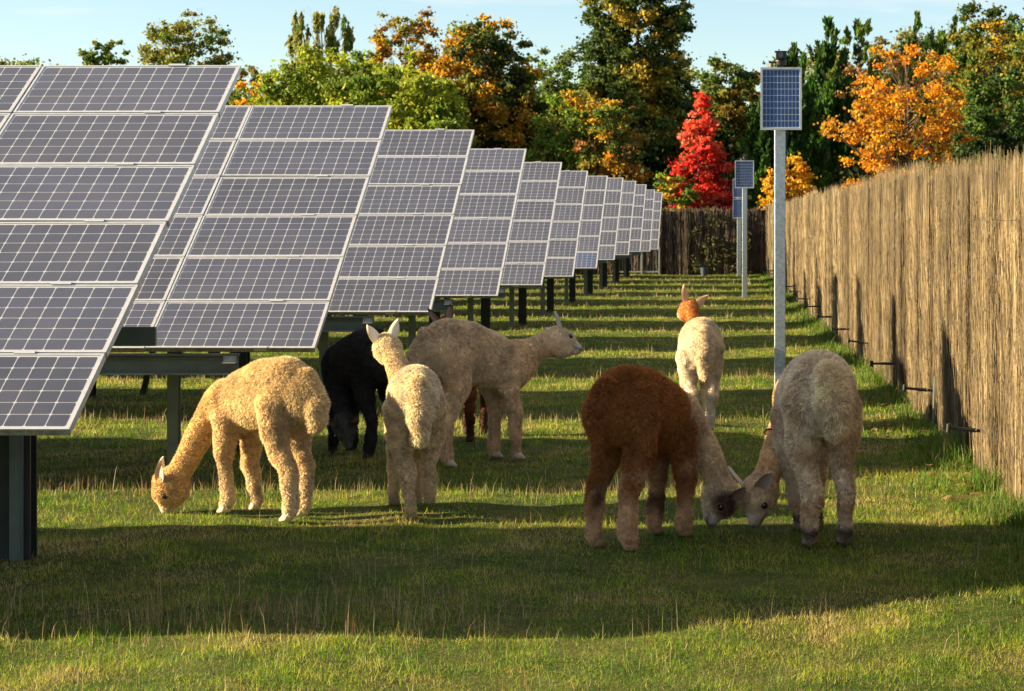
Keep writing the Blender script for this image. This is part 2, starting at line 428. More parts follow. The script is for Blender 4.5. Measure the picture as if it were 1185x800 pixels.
#@@TABLES
# ------------------------------------------------------------------ solar tables
ML, MW, MT, GAP = 1.30, .6566, .040, .013
FW = .013                                       # frame width seen from the front
def module_meshes(cellm, tagname):
    g = MB()
    g.add([(-ML+FW, FW, -.004), (-FW, FW, -.004), (-FW, MW-FW, -.004), (-ML+FW, MW-FW, -.004)], [(0, 1, 2, 3)], 0)
    g.add([(-ML+FW, FW, -.010), (-FW, FW, -.010), (-FW, MW-FW, -.010), (-ML+FW, MW-FW, -.010)], [(3, 2, 1, 0)], 1)
    me = bpy.data.meshes.new(tagname); me.from_pydata(g.v, [], g.f)
    me.materials.append(cellm); me.materials.append(M_back)
    me.polygons[1].material_index = 1
    uvl = me.uv_layers.new(name='UVMap')
    mu, mv = .10, .13                            # white margin inside the frame, in cells
    for p in me.polygons:
        for li in p.loop_indices:
            co_ = me.vertices[me.loops[li].vertex_index].co
            uu = (co_.x+ML-FW)/(ML-2*FW); vv = (co_.y-FW)/(MW-2*FW)
            uvl.data[li].uv = (uu*(12+2*mu)-mu, vv*(6+2*mv)-mv)
    return me
me_mod = module_meshes(M_cell, 'solar_module'); me_modb = module_meshes(M_cellblue, 'solar_module_blue')
fr = MB()
fr.box(-ML, 0, 0, FW, -.006, 0); fr.box(-ML, 0, 0, FW, -MT, -.006, 1); fr.box(-ML, 0, MW-FW, MW, -MT, 0)
fr.box(-ML, -ML+FW, FW, MW-FW, -MT, 0); fr.box(-FW, 0, FW, MW-FW, -MT, 0)
me_frame = fr.mesh('module_frame', [M_alu, simple('dirty_frame_edge', (.17, .165, .13), .8, 0, .3, .45, 22)])
cl = MB(); cl.box(-.055, .055, -GAP/2-.006, GAP/2+.006, .001, .007); cl.box(-.05, .05, -GAP/2+.002, GAP/2-.002, -.03, .001)
me_clamp = cl.mesh('clamp', [M_alu])
MP = ML+.010
NM = 10
SL = 6*MW+5*GAP
ct, st_ = math.cos(TILT), math.sin(TILT)
H0 = 1.065
def slope(s, off=0): return (s*ct+off*st_, H0+s*st_-off*ct)      # y,z of a point s up the slope, off below the glass
def ibeam(mb, x, y, z0, z1, w_, dp, t=.014):
    mb.box(x-w_/2, x+w_/2, y-dp/2, y-dp/2+t, z0, z1)
    mb.box(x-w_/2, x+w_/2, y+dp/2-t, y+dp/2, z0, z1)
    mb.box(x-t/2, x+t/2, y-dp/2+t, y+dp/2-t, z0, z1)
def chan_mesh(name, x0, x1, y, z0, z1, mt):
    m_ = MB(); t = .012
    m_.box(x0, x1, y, y+.012, z0+.02, z1-.02)                  # web
    m_.box(x0, x1, y-.035, y+.05, z1-.02, z1-.004)            # top lip
    m_.box(x0, x1, y-.035, y+.05, z0+.004, z0+.02)
    m_.box(x0, x1, y-.012, y-.002, z0+.11*(z1-z0)/.18+.02, z0+.11*(z1-z0)/.18+.032)   # pressed rib
    return m_.mesh(name, [mt])
me_purl = chan_mesh('purlin', -13.2+.5, -.6, .07, -.215, -.045, M_steel)
me_purlb = chan_mesh('purlin_rear', -13.2+.5, -.55, 0, -.15, 0, M_steel)
me_brk = MB().box(-.05, .05, .02, .05, -.075, 0).box(-.05, .05, -.03, .02, -.075, -.067).mesh('purlin_bracket', [M_galv])
XS = [-1.2-3.2*k for k in range(4)]
y1, z1 = slope(.45, .10); y2, z2 = slope(3.2, .10)
_m = MB(); ibeam(_m, 0, 0, -.3, z1-.02, .085, .09); me_pf = _m.mesh('front_post', [M_steel])
_m = MB(); ibeam(_m, 0, 0, -.3, z2-.05, .15, .13); me_pr = _m.mesh('rear_post', [M_dark])
_m = MB(); ya, za = slope(.12, .12); yb, zb = slope(SL-.25, .12); _m.bar((0, ya, za), (0, yb, zb), .06, .09); me_raf = _m.mesh('rafter', [M_steel])
_m = MB(); yc, zc = slope(1.9, .16); _m.bar((0.05, y2-.06, 1.05), (0.05, yc, zc), .035, .05); me_brace = _m.mesh('brace', [M_dark])
ZO = [0, .048, .07, .03, -.01, -.03, -.01, .06, .08, .08, 0, -.02]
labels = [
 'nearest and largest table of grey solar panels, cut off by the left edge',
 'second solar table from the front, the golden fawn alpaca standing before its right end',
 'third table of grey solar panels from the front, above the black alpaca',
 'fourth solar table from the front, ending above the back of the tall pale alpaca',
 'fifth table of grey solar panels from the front, counted along the receding line',
 'sixth solar table, just in front of the one with a bluer corner panel',
 'table of grey solar panels with one bluer panel at its lower right corner',
 'eighth table of grey solar panels, just behind the one with the blue corner panel',
 'ninth table of grey solar panels from the front, fourth from the far end',
 'tenth table of grey solar panels from the front, third from the far end',
 'second to last table of grey solar panels in the receding line',
 'farthest and smallest looking table of grey solar panels, beside the dark far fence']
for k, d in enumerate(DB):
    root = thing('solar_table', labels[k], 'solar panels', (-3.38, d, 0), 0, 'slanted solar tables receding in a line')
    if k == 1: pass
    zo = ZO[k]
    nm = NM
    for r in range(6):
        for q in range(nm):
            y_, z_ = slope(r*(MW+GAP))
            bl = (k == 6 and r == 0 and q == 0)
            jit = random.gauss(0, .0015)
            mo = obj('solar_module', me_modb if bl else me_mod, root, (-q*MP+jit, y_, z_+zo), (TILT+random.gauss(0, .0022), random.gauss(0, .0015), 0))
            if bl: mo['label'] = 'bluer solar module at the lower right corner'
            fo = obj('module_frame', me_frame, mo)
    nclx = 6 if k < 3 else (2 if k < 6 else 0)
    for r in range(7):
        for q in range(nclx):
            y_, z_ = slope(r*(MW+GAP)-GAP/2 if 0 < r < 6 else (.004 if r == 0 else SL-.004))
            obj('clamp', me_clamp, root, (-q*MP-.42, y_, z_+zo), (TILT, 0, 0))
    obj('purlin', me_purl, root, (0, 0, H0+zo))
    for s_ in (1.35, 2.6, 3.75):
        y_, z_ = slope(s_, .06); obj('purlin', me_purlb, root, (0, y_, z_+zo))
    obj('purlin_bracket', me_brk, root, (-.66, .02, H0+zo-.0405+.035-.04))
    for xq in XS:
        obj('front_post', me_pf, root, (xq, y1, zo)); rp_ = obj('rear_post', me_pr, root, (xq-.06, y2, zo))
        if k == 0: rp_.scale.x = 1.35; rp_.location.x = xq-.045
        obj('rafter', me_raf, root, (xq+.10, 0, zo))
        obj('brace', me_brace, root, (xq, 0, zo))
    if k == 0:
        b_ = MB(); b_.box(-1.262, -1.192, y2-.10, y2-.068, -.2, z2-.06); b_.box(-1.190, -1.182, y2-.10, y2-.068, -.2, z2-.06)  # added strip, its colour stands for the post's lit web between shaded flanges
        obj('lit_web_strip', b_.mesh('lit_web_strip', [simple('lit_web_grey', (.11, .145, .135), .5, .2)]), root)
        b_ = MB(); b_.box(-1.15, -.35, y2-.10, y2-.07, 1.31, 1.43)
        o_ = obj('cross_rail', b_.mesh('cross_rail', [M_steel], bevel=.004), root)
    if k == 2:
        b_ = MB(); b_.bar((-3.84, 2.85, -.02), (-3.55, 2.85, 1.3), .06, .06); b_.box(-3.9, -3.78, 2.8, 2.9, .0, .03)
        obj('brace', b_.mesh('brace_slanted', [M_dark]), root)

#@@FENCE
# ------------------------------------------------------------------ reed fences
def reed_panel_mesh(name, P0, P1, height, dens, cols, wd=.012, dark_gap=True, seed=0, facing=-1):
    """one roll of reed screen between two ground points, sticks standing on both faces of a thin mat"""
    r = np.random.default_rng(seed)
    P0 = np.array(P0); P1 = np.array(P1); Lg = np.linalg.norm(P1-P0); t = (P1-P0)/Lg; nr = np.array([t[1], -t[0]])*facing
    V = []; Q = []; C = []
    # mat
    nseg = max(2, int(Lg/.12)); u = np.linspace(0, 1, nseg+1)
    prof = .026*np.sin(u*Lg*7+seed)+.022*np.sin(u*Lg*17+seed*2.1)+.03*np.sin(u*Lg*3.1+seed*1.3)
    top = height-.10+.02*np.sin(u*Lg*5+seed)
    base = P0[None]+(P1-P0)[None]*u[:, None]+nr[None]*prof[:, None]
    for sgn in (0, 1):
        o_ = base-nr[None]*(.03*sgn)
        b0 = len(V)
        for i in range(nseg+1):
            V.append((o_[i, 0], o_[i, 1], -.05)); V.append((o_[i, 0], o_[i, 1], top[i]))
            C += [cols[0]*.45, cols[0]*.45]
        for i in range(nseg): Q.append((b0+2*i, b0+2*i+2, b0+2*i+3, b0+2*i+1))
    V = np.array(V); C = np.array(C); Q = np.array(Q)
    n = int(Lg*dens*1.25); fn = SNoise(int(seed)+900, 20, .15, .6)
    uu = r.uniform(0, 1, n); side = np.where(r.uniform(size=n) < .72, 1, -1)
    pr = np.interp(uu, u, prof)
    z0 = np.where(r.uniform(size=n) < .6, 0, r.uniform(0, height*.55, n))
    ln = np.where(z0 == 0, height*r.uniform(.75, 1.0, n), (height-z0)*r.uniform(.5, 1.0, n))
    tall = r.uniform(size=n) < .5
    ln = np.where(tall, height-z0+r.normal(0, .05, n)+.015*np.sin(uu*Lg*7+seed), ln)
    offs = np.where(side > 0, r.uniform(.004, .035, n), -r.uniform(.034, .06, n))
    clump = (np.sin(uu*Lg*17+seed*3+z0*.9)*.5+np.sin(uu*Lg*41+seed)*.5)*.6+r.normal(0, .35, n)
    offs = np.where(side > 0, offs+.018*clump, offs)
    B = P0[None]+(P1-P0)[None]*uu[:, None]+nr[None]*(pr+offs)[:, None]
    lean = r.normal(0, .032, n)*ln; lean2 = r.normal(0, .007, n)*ln
    frag = (r.uniform(size=n) < .68) & (side > 0)
    z0 = np.where(frag, r.uniform(.05, height*.85, n), z0); ln = np.where(frag, np.minimum(r.uniform(.08, .45, n), height-z0), ln); lean = np.where(frag, r.normal(0, .17, n)*ln, lean); lean2 = np.where(frag, r.uniform(0, .10, n)*ln, lean2)
    B = B+nr[None]*(np.where(frag, r.uniform(0, .03, n), 0))[:, None]
    T_ = B+t[None]*lean[:, None]+nr[None]*lean2[:, None]
    hw = t[None]*(wd*.5*r.uniform(.5, 1.4, n))[:, None]; hd = nr[None]*(wd*.35)
    A = np.stack([np.c_[B-hw, z0], np.c_[B+hd, z0], np.c_[B+hw, z0],
                  np.c_[T_-hw*.6, z0+ln], np.c_[T_+hd*.6, z0+ln+.008], np.c_[T_+hw*.6, z0+ln]], 1).reshape(-1, 3)
    i = len(V)+np.arange(n)*6
    Q2 = np.concatenate([np.c_[i, i+1, i+4, i+3], np.c_[i+1, i+2, i+5, i+4]])
    ci = r.choice(len(cols), n); big = .86+.10*np.sin(uu*Lg*1.7+seed)+.12*clump+.30*fn(np.c_[uu*Lg*6+seed*9, (z0+ln*.5)*.55])
    c = cols[ci]*(np.where(frag, r.uniform(.6, 1.6, n), r.uniform(.6, 1.25, n))*big.clip(.45, 1.3))[:, None]
    # the odd near black bundle
    dk = r.uniform(size=n) < .06; c[dk] *= .35
    V = np.concatenate([V, A]); C = np.concatenate([C, np.repeat(c, 6, 0)])
    return np_mesh(name, V, [np.concatenate([Q, Q2])], [M_reed], col=C)
TAN = np.array([1.0, .95, .86])*np.array([(.22, .165, .09), (.30, .225, .125), (.36, .275, .155), (.25, .19, .11), (.15, .11, .06), (.32, .25, .155), (.44, .36, .23), (.10, .075, .042)])
BRN = np.array([(.10, .072, .048), (.14, .10, .068), (.17, .125, .085), (.085, .065, .045), (.20, .16, .11)])
fence = thing('reed_fence', 'long tan reed screen fence running along the right side of the field', 'fence', (fence_x(20), 20, 0))
def fpart(name, me, root): 
    o = obj(name, me, root); o.matrix_parent_inverse = Matrix.Translation(-root.location); return o
d = 7.0; i = 0
while d < FAR-.2:
    d2 = min(d+3.05, FAR-.1)
    hgt = (2.55 if d < 19 else 2.60)+random.gauss(0, .035)
    dn = 1000 if d < 32 else 420
    me = reed_panel_mesh('reed_screen', (fence_x(d), d), (fence_x(d2), d2), hgt, dn, TAN*random.uniform(.47, .58), wd=.0055 if d < 32 else .012, seed=i+1, facing=-1)
    fpart('reed_screen', me, fence)
    d = d2; i += 1
wr = MB()
for z in (.35, 2.1):
    pts = [(fence_x(y)-.045+.004*math.sin(y*7), y, z+.01*math.sin(y*2.3)) for y in np.arange(7, FAR, .8)]
    wr.tube(pts, .0018, 4)
fpart('binding_wire', wr.mesh('binding_wire', [M_dark]), fence)
ps = MB()
for y in np.arange(8.2, FAR, 3.05):
    ps.tube([(fence_x(y)+.10, y, -.3), (fence_x(y)+.10, y, 2.45)], .035, 8)
fpart('support_rail', ps.mesh('support_rail', [M_bark]), fence)['label'] = 'timber posts behind the reed screens'

far = thing('reed_fence', 'dark brown reed fence closing off the far end of the field below the red tree', 'fence', (0, FAR, 0))
x = -14.0; i = 50
while x < fence_x(FAR)-.05:
    x2 = min(x+2.0, fence_x(FAR)-.02)
    me = reed_panel_mesh('reed_screen', (x, FAR), (x2, FAR), 2.46+random.gauss(0, .04), 240, BRN*random.uniform(.6, .95), wd=.022, seed=i, facing=1)
    fpart('reed_screen', me, far); x = x2; i += 1

# ivy over the right end of the far fence
n = 800
X = rng.uniform(gx(800, FAR), gx(870, FAR), n); Z = rng.uniform(.1, 2.7, n)*rng.uniform(.6, 1, n)
k = gp(np.c_[X, Z], .8) > -.1; X, Z = X[k], Z[k]; n = len(X)
Yv = FAR-rng.uniform(.06, .3, n)
def leafquads(P, size, col, stretch=1.0, dirs=None, up=.0):
    n = len(P)
    a = rng.normal(size=(n, 3)) if dirs is None else dirs+rng.normal(0, .25, (n, 3))
    a /= np.linalg.norm(a, axis=1)[:, None]
    b_ = rng.normal(size=(n, 3)); b_ -= a*(a*b_).sum(1)[:, None]; b_ /= np.linalg.norm(b_, axis=1)[:, None]
    s_ = (size*rng.uniform(.6, 1.3, n))[:, None]
    A = a*s_*stretch; B = b_*s_*.5
    V = np.stack([P-A*.5, P+B, P+A*.5, P-B], 1).reshape(-1, 3)
    Q = np.arange(n*4).reshape(-1, 4)
    return V, Q, np.repeat(col, 4, 0)
V, Q, C = leafquads(np.c_[X, Yv, Z], np.full(n, .12), np.array([(.05, .07, .02), (.08, .09, .03), (.12, .10, .04)])[rng.integers(0, 3, n)])
tag(obj('ivy', np_mesh('ivy', V, [Q], [M_leaf], col=C)), 'dull green ivy growing over the right end of the dark far fence', 'climbing plant')

# stand-off arms that keep a wire off the reed screen
ordn = ['nearest', 'second nearest', 'third nearest', 'fourth nearest', 'fifth nearest', 'sixth nearest', 'seventh nearest', 'eighth nearest', 'ninth nearest', 'tenth nearest', 'eleventh nearest', 'twelfth nearest', 'thirteenth nearest', 'fourteenth nearest']
arm = MB(); arm.bar((0, 0, 0), (-.30, 0, 0), .03, .026); arm.tube([(-.285, 0, -.035), (-.285, 0, .035)], .02, 10); arm.tube([(-.16, 0, 0), (-.06, 0, 0)], .018, 8)
me_arm = arm.mesh('arm', [M_black], bevel=.002)
me_clip = MB().box(-.004, .010, -.02, .02, -.03, .03).mesh('mounting_plate', [M_black], bevel=.002)
armd = [17.1, 20.9, 25.1, 29.2, 33.0, 37.1, 41.6, 45.6, 50.0, 54.0, 58.1, 62.2, 66.3, 70.4]
tilts = [.09, .09, 0, .13, 0, .02, 0, 0, .03, 0, 0, .03, 0, 0]
tipz = []
for i, (d, tl) in enumerate(zip(armd, tilts)):
    r_ = thing('fence_bracket', f'{ordn[i]} of the black arms sticking out low from the tan reed fence', 'fence bracket', (fence_x(d)-.055, d, .365 + (.02 if i == 1 else 0)), 0, 'black stand-off arms along the reed fence')
    r_.rotation_euler = (0, -tl*-1, 0)
    obj('arm', me_arm, r_); obj('mounting_plate', me_clip, r_)
    tipz.append((fence_x(d)-.055-.285*math.cos(tl), d, .365+(.02 if i == 1 else 0)-(-.285)*0 - .285*math.sin(tl)*-1*-1))
wb = MB()
pts = []
for a_, b_ in zip(tipz[:-1], tipz[1:]):
    for q in range(6):
        t_ = q/6; s_ = 4*t_*(1-t_)*.03
        pts.append((a_[0]*(1-t_)+b_[0]*t_, a_[1]*(1-t_)+b_[1]*t_, a_[2]*(1-t_)+b_[2]*t_-s_))
pts.append(tipz[-1])
wb.tube(pts, .0010, 4)
tag(obj('fence_wire', wb.mesh('fence_wire', [M_dark])), 'thin wire strung between the black arms beside the reed fence', 'wire')
sp_ = MB(); dd = 20.7; sp_.tube([(gx(1080, dd)-.01, dd, -.2), (gx(1082, dd), dd, gz(436, dd))], .011, 8)
tag(obj('steel_stake', sp_.mesh('steel_stake', [M_steel])), 'thin grey steel stake standing in the grass by the reed fence', 'stake')

# blue tub and gate by the far fence
tb = MB(); tb.tube([(0, 0, 0), (0, 0, .26), (0, 0, .30)], [.12, .15, .155], 14)
tag(obj('feed_tub', tb.mesh('feed_tub', [simple('blue_plastic', (.02, .04, .08), .5)], smooth=False), None, (gx(815, 78), 78, 0)), 'small dark blue tub on the grass at the foot of the far fence', 'tub')
gt = thing('metal_gate', 'pale wire mesh gate behind the far end of the solar tables', 'gate', (gx(742, 78.3), 78.6, 0))
g_ = MB(); 
for x_ in (-1.0, 0, .66): g_.box(x_-.03, x_+.03, -.03, .03, 0, 1.05)
g_.box(-.97, -.03, -.02, .02, .98, 1.03); g_.box(.03, .63, -.02, .02, .98, 1.03); g_.box(-.97, -.03, -.02, .02, .1, .15); g_.box(.03, .63, -.02, .02, .1, .15)
obj('gate_frame', g_.mesh('gate_frame', [simple('grey_paint', (.45, .45, .43), .6)]), gt)
g_ = MB()
for q in range(9): g_.tube([(-.95+q*.115, .0, .15), (-.95+q*.115, .0, .98)], .008, 5)
for q in range(5): g_.tube([(.08+q*.12, .0, .15), (.08+q*.12, .0, .98)], .008, 5)
obj('wire_mesh', g_.mesh('wire_mesh', [M_galv]), gt)

#@@POLES
# ------------------------------------------------------------------ solar camera poles
def cam_pole(label, px, d, ptop, pl, pr, pb, mastw, two=False, lean=0.0, camtop=None):
    X = gx(px, d)
    r_ = thing('camera_pole', label, 'camera pole', (X, d, 0), 0, 'solar powered camera poles')
    r_.rotation_euler = (0, lean, 0)
    zt = gz(ptop, d); zb = gz(pb, d); w_ = (pr-pl)*d/F; cx = gx((pl+pr)/2, d)-X
    mb = MB(); mb.box(-mastw/2, mastw/2, -mastw/2, mastw/2, -.3, zt-.05)
    obj('mast', mb.mesh('mast', [M_galv], bevel=.006), r_)
    def pan(z0, z1):
        me = bpy.data.meshes.new('pole_panel'); yy = -mastw/2-.06
        x0, x1 = cx-w_/2+.02, cx+w_/2-.02
        me.from_pydata([(x0, yy, z0+.02), (x1, yy, z0+.02), (x1, yy, z1-.02), (x0, yy, z1-.02)], [], [(0, 1, 2, 3)])
        me.materials.append(M_cellnavy); uvl = me.uv_layers.new(name='UVMap')
        for li, q in enumerate([(-.1, -.1), (10.1, -.1), (10.1, 9.1), (-.1, 9.1)]): uvl.data[li].uv = q
        po = obj('solar_panel', me, r_)
        f_ = MB()
        f_.box(x0-.02, x0, yy-.008, yy+.03, z0, z1); f_.box(x1, x1+.02, yy-.008, yy+.03, z0, z1)
        f_.box(x0, x1, yy-.008, yy+.03, z0, z0+.02); f_.box(x0, x1, yy-.008, yy+.03, z1-.02, z1)
        f_.box(x0, x1, yy+.012, yy+.026, z0+.02, z1-.02)
        obj('panel_frame', f_.mesh('panel_frame', [M_alu]), po)
    if two: zm = (zt+zb)/2; pan(zm+.02, zt); pan(zb, zm-.02)
    else: pan(zb, zt)
    b_ = MB(); b_.box(-mastw*.35, mastw*.35, -mastw/2-.028, -mastw/2-.002, zb+.12, zt-.12)
    obj('bracket', b_.mesh('bracket', [M_galv]), r_)
    # camera head
    zc = zt; c_ = MB()
    c_.box(-.035, .035, -.05, .05, zc-.05, zc+.04)
    c_.tube([(.01, -.01, zc+.03), (.01, -.01, zc+.075), (.01, -.01, zc+.09)], [.055, .062, .05], 14)
    c_.box(-.045, .062, -.09, .05, zc+.088, zc+.165)
    c_.tube([(.008, -.125, zc+.128), (.008, -.088, zc+.128)], .032, 14)
    c_.bar((-.04, -.03, zc+.055), (-.12, -.03, zc+.062), .018, .018)
    c_.tube([(-.09, -.03, zc), (-.09, -.03, zc+.05)], .022, 8, m=1)
    c_.tube([(-.01, 0, zc+.165), (-.01, 0, zc+.195)], .008, 6)
    c_.box(-.055, .072, -.11, .055, zc+.162, zc+.172)
    ch = obj('camera_head', c_.mesh('camera_head', [M_black, simple('brass_fitting', (.30, .2, .1), .4, .5)], bevel=.003), r_)
    l_ = MB(); l_.tube([(.008, -.131, zc+.128), (.008, -.126, zc+.128)], .026, 14)
    obj('lens', l_.mesh('lens', [M_lens]), ch)
    cb_ = MB(); cb_.tube([(mastw/2+.008, 0, zt-.2), (mastw/2+.010, 0, zb-.25), (mastw/2-.0, 0, zb-.4)], .008, 6)
    obj('cable', cb_.mesh('cable', [M_black]), r_)
    return r_
cam_pole('nearest galvanised camera pole with one blue panel, standing behind the off white alpaca', 902.5, 21.7, 79, 880, 927.5, 151, .115)
cam_pole('second galvanised camera pole with one blue solar panel, standing mid field', 861.8, 55.7, 186, 850.5, 872.5, 218, .13)
cam_pole('farthest camera pole, with two blue panels stacked, close to the dark far fence', 855.5, 77.5, 207, 848, 861, 252.5, .16, two=True)

#@@TREES
# ------------------------------------------------------------------ trees
def crown_points(shape, n, X, Y, z0, z1, R, seed, Ry=None):
    """clump centres and radii for a crown"""
    r = np.random.default_rng(seed); out = []
    Ry = Ry or R*.85
    H = z1-z0; nz = SNoise(seed, 14, .3, .9)
    while len(out) < n:
        q = r.uniform(-1, 1, 3); u = (q[2]+1)/2
        if shape == 'round': rad = math.sqrt(max(0, 1-(2*u-1)**2))**.8*(1.0 if u > .5 else .92)
        elif shape == 'tall': rad = min(1, (1-u)*2.6)**.75*(.8+.2*math.sin(u*9+seed))*(.75+.25*min(1, u*3))
        elif shape == 'cone': rad = min(1.0, (1-u)**.80*1.12)*(.72+.28*min(1, u*5))
        elif shape == 'dome': rad = math.sqrt(max(0, 1-u**2.2))
        elif shape == 'plume': rad = (1-u**3.0)**.7*.95+.04
        else: rad = 1
        rr = math.hypot(q[0], q[1])
        if rr > rad or rr < rad*.25*r.uniform(0, 1.6): continue
        p = (X+q[0]*R, Y+q[1]*Ry, z0+u*H)
        if nz(np.array([p]))[0]*.20+rr/max(rad, .05) > 1.10: continue
        out.append(p)
    return np.array(out)
TD = 2.3
def make_tree(kind, label, cat, px, d, top, width, zbot, shape, pal, nclump, nleaf, leaf, seed, group=None, stretch=1.0, style='leaf', trunk=True, clump=.16, Ry=None, bark=None, weights=None, barev=0, density=1.0):
    nleaf *= density
    nleaf = int(nleaf*TD); nclump = int(nclump*2.1); leaf *= 1.0
    X = gx(px, d); zt = gz(top-5, d)+.03*gz(top, d); R = width/2*d/F
    root = thing(kind, label, cat, (X, d, 0), 0, group)
    C = crown_points(shape, nclump, 0, 0, zbot, zt, R, seed, Ry)
    if density != 1: pass
    r = np.random.default_rng(seed+100)
    pal = np.array(pal); wts = None if weights is None else np.array(weights)/sum(weights)
    # colour drifts over the crown and jumps from clump to clump
    nz = SNoise(seed+5, 12, .15, .5); t = nz(C)+r.normal(0, .6, len(C))
    order = np.argsort(np.argsort(t))/max(1, len(C)-1)
    cum = np.cumsum(wts if wts is not None else np.full(len(pal), 1/len(pal)))
    cidx = np.searchsorted(cum, order*.9999).clip(0, len(pal)-1)
    cr = clump*1.45*R*r.uniform(.6, 1.35, len(C))*(1.0-.25*(C[:, 2]-zbot)/(zt-zbot))
    per = r.choice(len(C), nleaf, p=cr**2/np.sum(cr**2))
    g = r.normal(0, 1, (nleaf, 3)); g /= np.linalg.norm(g, axis=1)[:, None]; g *= (np.abs(r.normal(0, .52, nleaf))+.12)[:, None]
    out = C[per]-np.array([0, 0, (zbot+zt)/2]); on = out/np.linalg.norm(out, axis=1)[:, None]
    base = pal[cidx[per]]
    if style == 'leaf':
        g[:, 2] *= .62
        P = C[per]+g*cr[per][:, None]; dirs = None
    elif style == 'frond':           # upswept cypress sprays
        ax = np.c_[C[per][:, 0]*.35, C[per][:, 1]*.35, np.full(nleaf, R*.75)]; ax /= np.linalg.norm(ax, axis=1)[:, None]
        al = r.uniform(-1, 1, nleaf)
        P = C[per]+ax*(al*cr[per]*1.15)[:, None]+g*(cr[per]*.62*(1-.5*(al+1)/2))[:, None]; dirs = ax+g*.5
    elif style == 'bough':           # spruce-like drooping layers
        ax = np.c_[C[per][:, 0], C[per][:, 1], np.full(nleaf, -.10*R)]; ax /= np.linalg.norm(ax, axis=1)[:, None]
        al = r.uniform(-1, 1, nleaf)
        g[:, 2] *= .35
        P = C[per]+ax*(al*cr[per]*1.2)[:, None]+g*(cr[per]*.75)[:, None]; dirs = ax+g*.6
    else:                            # weeping strings
        al = r.uniform(0, 1, nleaf)**.8
        P = C[per]+g*(cr[per]*.55)[:, None]-np.c_[np.zeros(nleaf), np.zeros(nleaf), al*R*.42]; dirs = np.tile([0, 0, -1.], (nleaf, 1))+g*.15
    col = base*r.uniform(.6, 1.45, nleaf)[:, None]*(1+r.normal(0, .10, (nleaf, 3)))
    sw = r.uniform(size=nleaf) < .16; col[sw] = pal[r.choice(len(pal), sw.sum(), p=wts)]
    V, Q, Cc = leafquads(P, np.full(nleaf, leaf), col.clip(0.003, .9), stretch, dirs)
    crown = obj('crown', np_mesh('crown', V, [Q], [M_leaf], col=Cc), root)
    if trunk:
        tb = MB(); H = zt-zbot
        tr = max(.07, R*.055)
        pts = [(0, 0, -.3)]+[(math.sin(seed+q)*.05*R, math.cos(seed*2+q)*.05*R, zbot*.6+(zt-zbot*.6)*q/5*.93) for q in range(0, 6)]
        tb.tube(pts, [tr*1.25]+[tr*(1-q/5.6) for q in range(6)], 9)
        sel = r.choice(len(C), min(len(C), 26 if barev == 0 else 60), replace=False)
        for s_ in sel:
            c_ = C[s_]; z_ = max(zbot*.55, c_[2]-math.hypot(c_[0], c_[1])*(.7 if style != 'bough' else .05)); z_ = min(z_, pts[-2][2])
            m_ = (c_[0]*.5, c_[1]*.5, z_*.45+c_[2]*.55-.03*H)
            rb = tr*.38*max(.3, 1-(z_-zbot)/H)
            tb.tube([(0, 0, z_), m_, tuple(c_)], [rb, rb*.6, rb*.2], 5, cap=False)
            if barev:
                for _ in range(3):
                    e_ = (c_[0]+r.normal(0, .12*R), c_[1]+r.normal(0, .12*R), c_[2]+abs(r.normal(0, .12*R)))
                    tb.tube([m_, e_], [rb*.4, rb*.15], 4, cap=False)
        obj('trunk', tb.mesh('trunk', [bark or M_bark], smooth=True), root)
    return root
G_D = (.042, .078, .015); G_M = (.10, .165, .022); G_L = (.17, .27, .025); G_Y = (.36, .44, .03); OLV = (.20, .20, .03)
GLD = (.50, .29, .02); ORG = (.62, .26, .015); ORB = (.70, .35, .018); BRO = (.22, .13, .045); RED = (.66, .045, .028); REL = (.75, .10, .05); RED2 = (.42, .02, .018)
M_pale = simple('pale_bark', (.32, .27, .20), .9, 0, .2, .3, 4, .5)
T = make_tree
T('tree', 'small round green treetop showing above the near solar table, far left', 'tree', 121, 105, 52, 62, 6.5, 'round', [G_D, G_M, OLV], 50, 4500, .14, 1, weights=[2, 3, 2])
T('tree', 'olive and ochre treetop with a ragged outline above the near solar table', 'tree', 218, 104, 28, 118, 5.5, 'round', [G_M, OLV, OLV, (.25, .17, .03)], 100, 9500, .14, 2, weights=[2, 3, 3, 2], clump=.15, barev=1)
T('shrub', 'orange leaved shrub showing between the two nearest solar tables', 'shrub', 300, 94, 94, 70, 3.0, 'round', [ORG, GLD, ORB, OLV], 60, 5500, .14, 3, weights=[3, 3, 3, 1])
T('shrub', 'grey green bush left of the yellow green conifers, behind the orange shrub', 'shrub', 292, 99, 84, 60, 3.0, 'round', [OLV, BRO, G_M], 50, 4000, .13, 4)
T('weeping_tree', 'tall wispy weeping birch above the yellow green conifers', 'tree', 372, 108, 14, 96, 6.0, 'round', [OLV, G_M, (.24, .23, .08)], 60, 11000, .12, 5, style='weep', stretch=2.0, clump=.15, barev=1)
for i, (px, tp, wd_, dd, sd, lab) in enumerate([
    (345, 62, 124, 92, 11, 'leftmost bright yellow green conifer of the clump behind the second solar table'),
    (388, 60, 120, 95, 12, 'yellow green conifer below the weeping birch'),
    (422, 68, 110, 90, 13, 'yellow green conifer in the middle of the clump, its tip lower than its neighbours'),
    (455, 60, 124, 93, 14, 'brightest yellow green conifer, below the tree with orange top'),
    (494, 86, 104, 89, 15, 'rightmost low conifer of the yellow green clump, beside the golden tree')]):
    T('conifer', lab, 'conifer', px, dd, tp+4, wd_*1.3, .3, 'dome', [G_M, (.17, .23, .02), (.32, .36, .028), (.24, .28, .025)], 190, 24000, .115, sd, group='yellow green conifers behind the solar tables', style='leaf', stretch=1.9, clump=.15, weights=[1.5, 3, 4, 2])
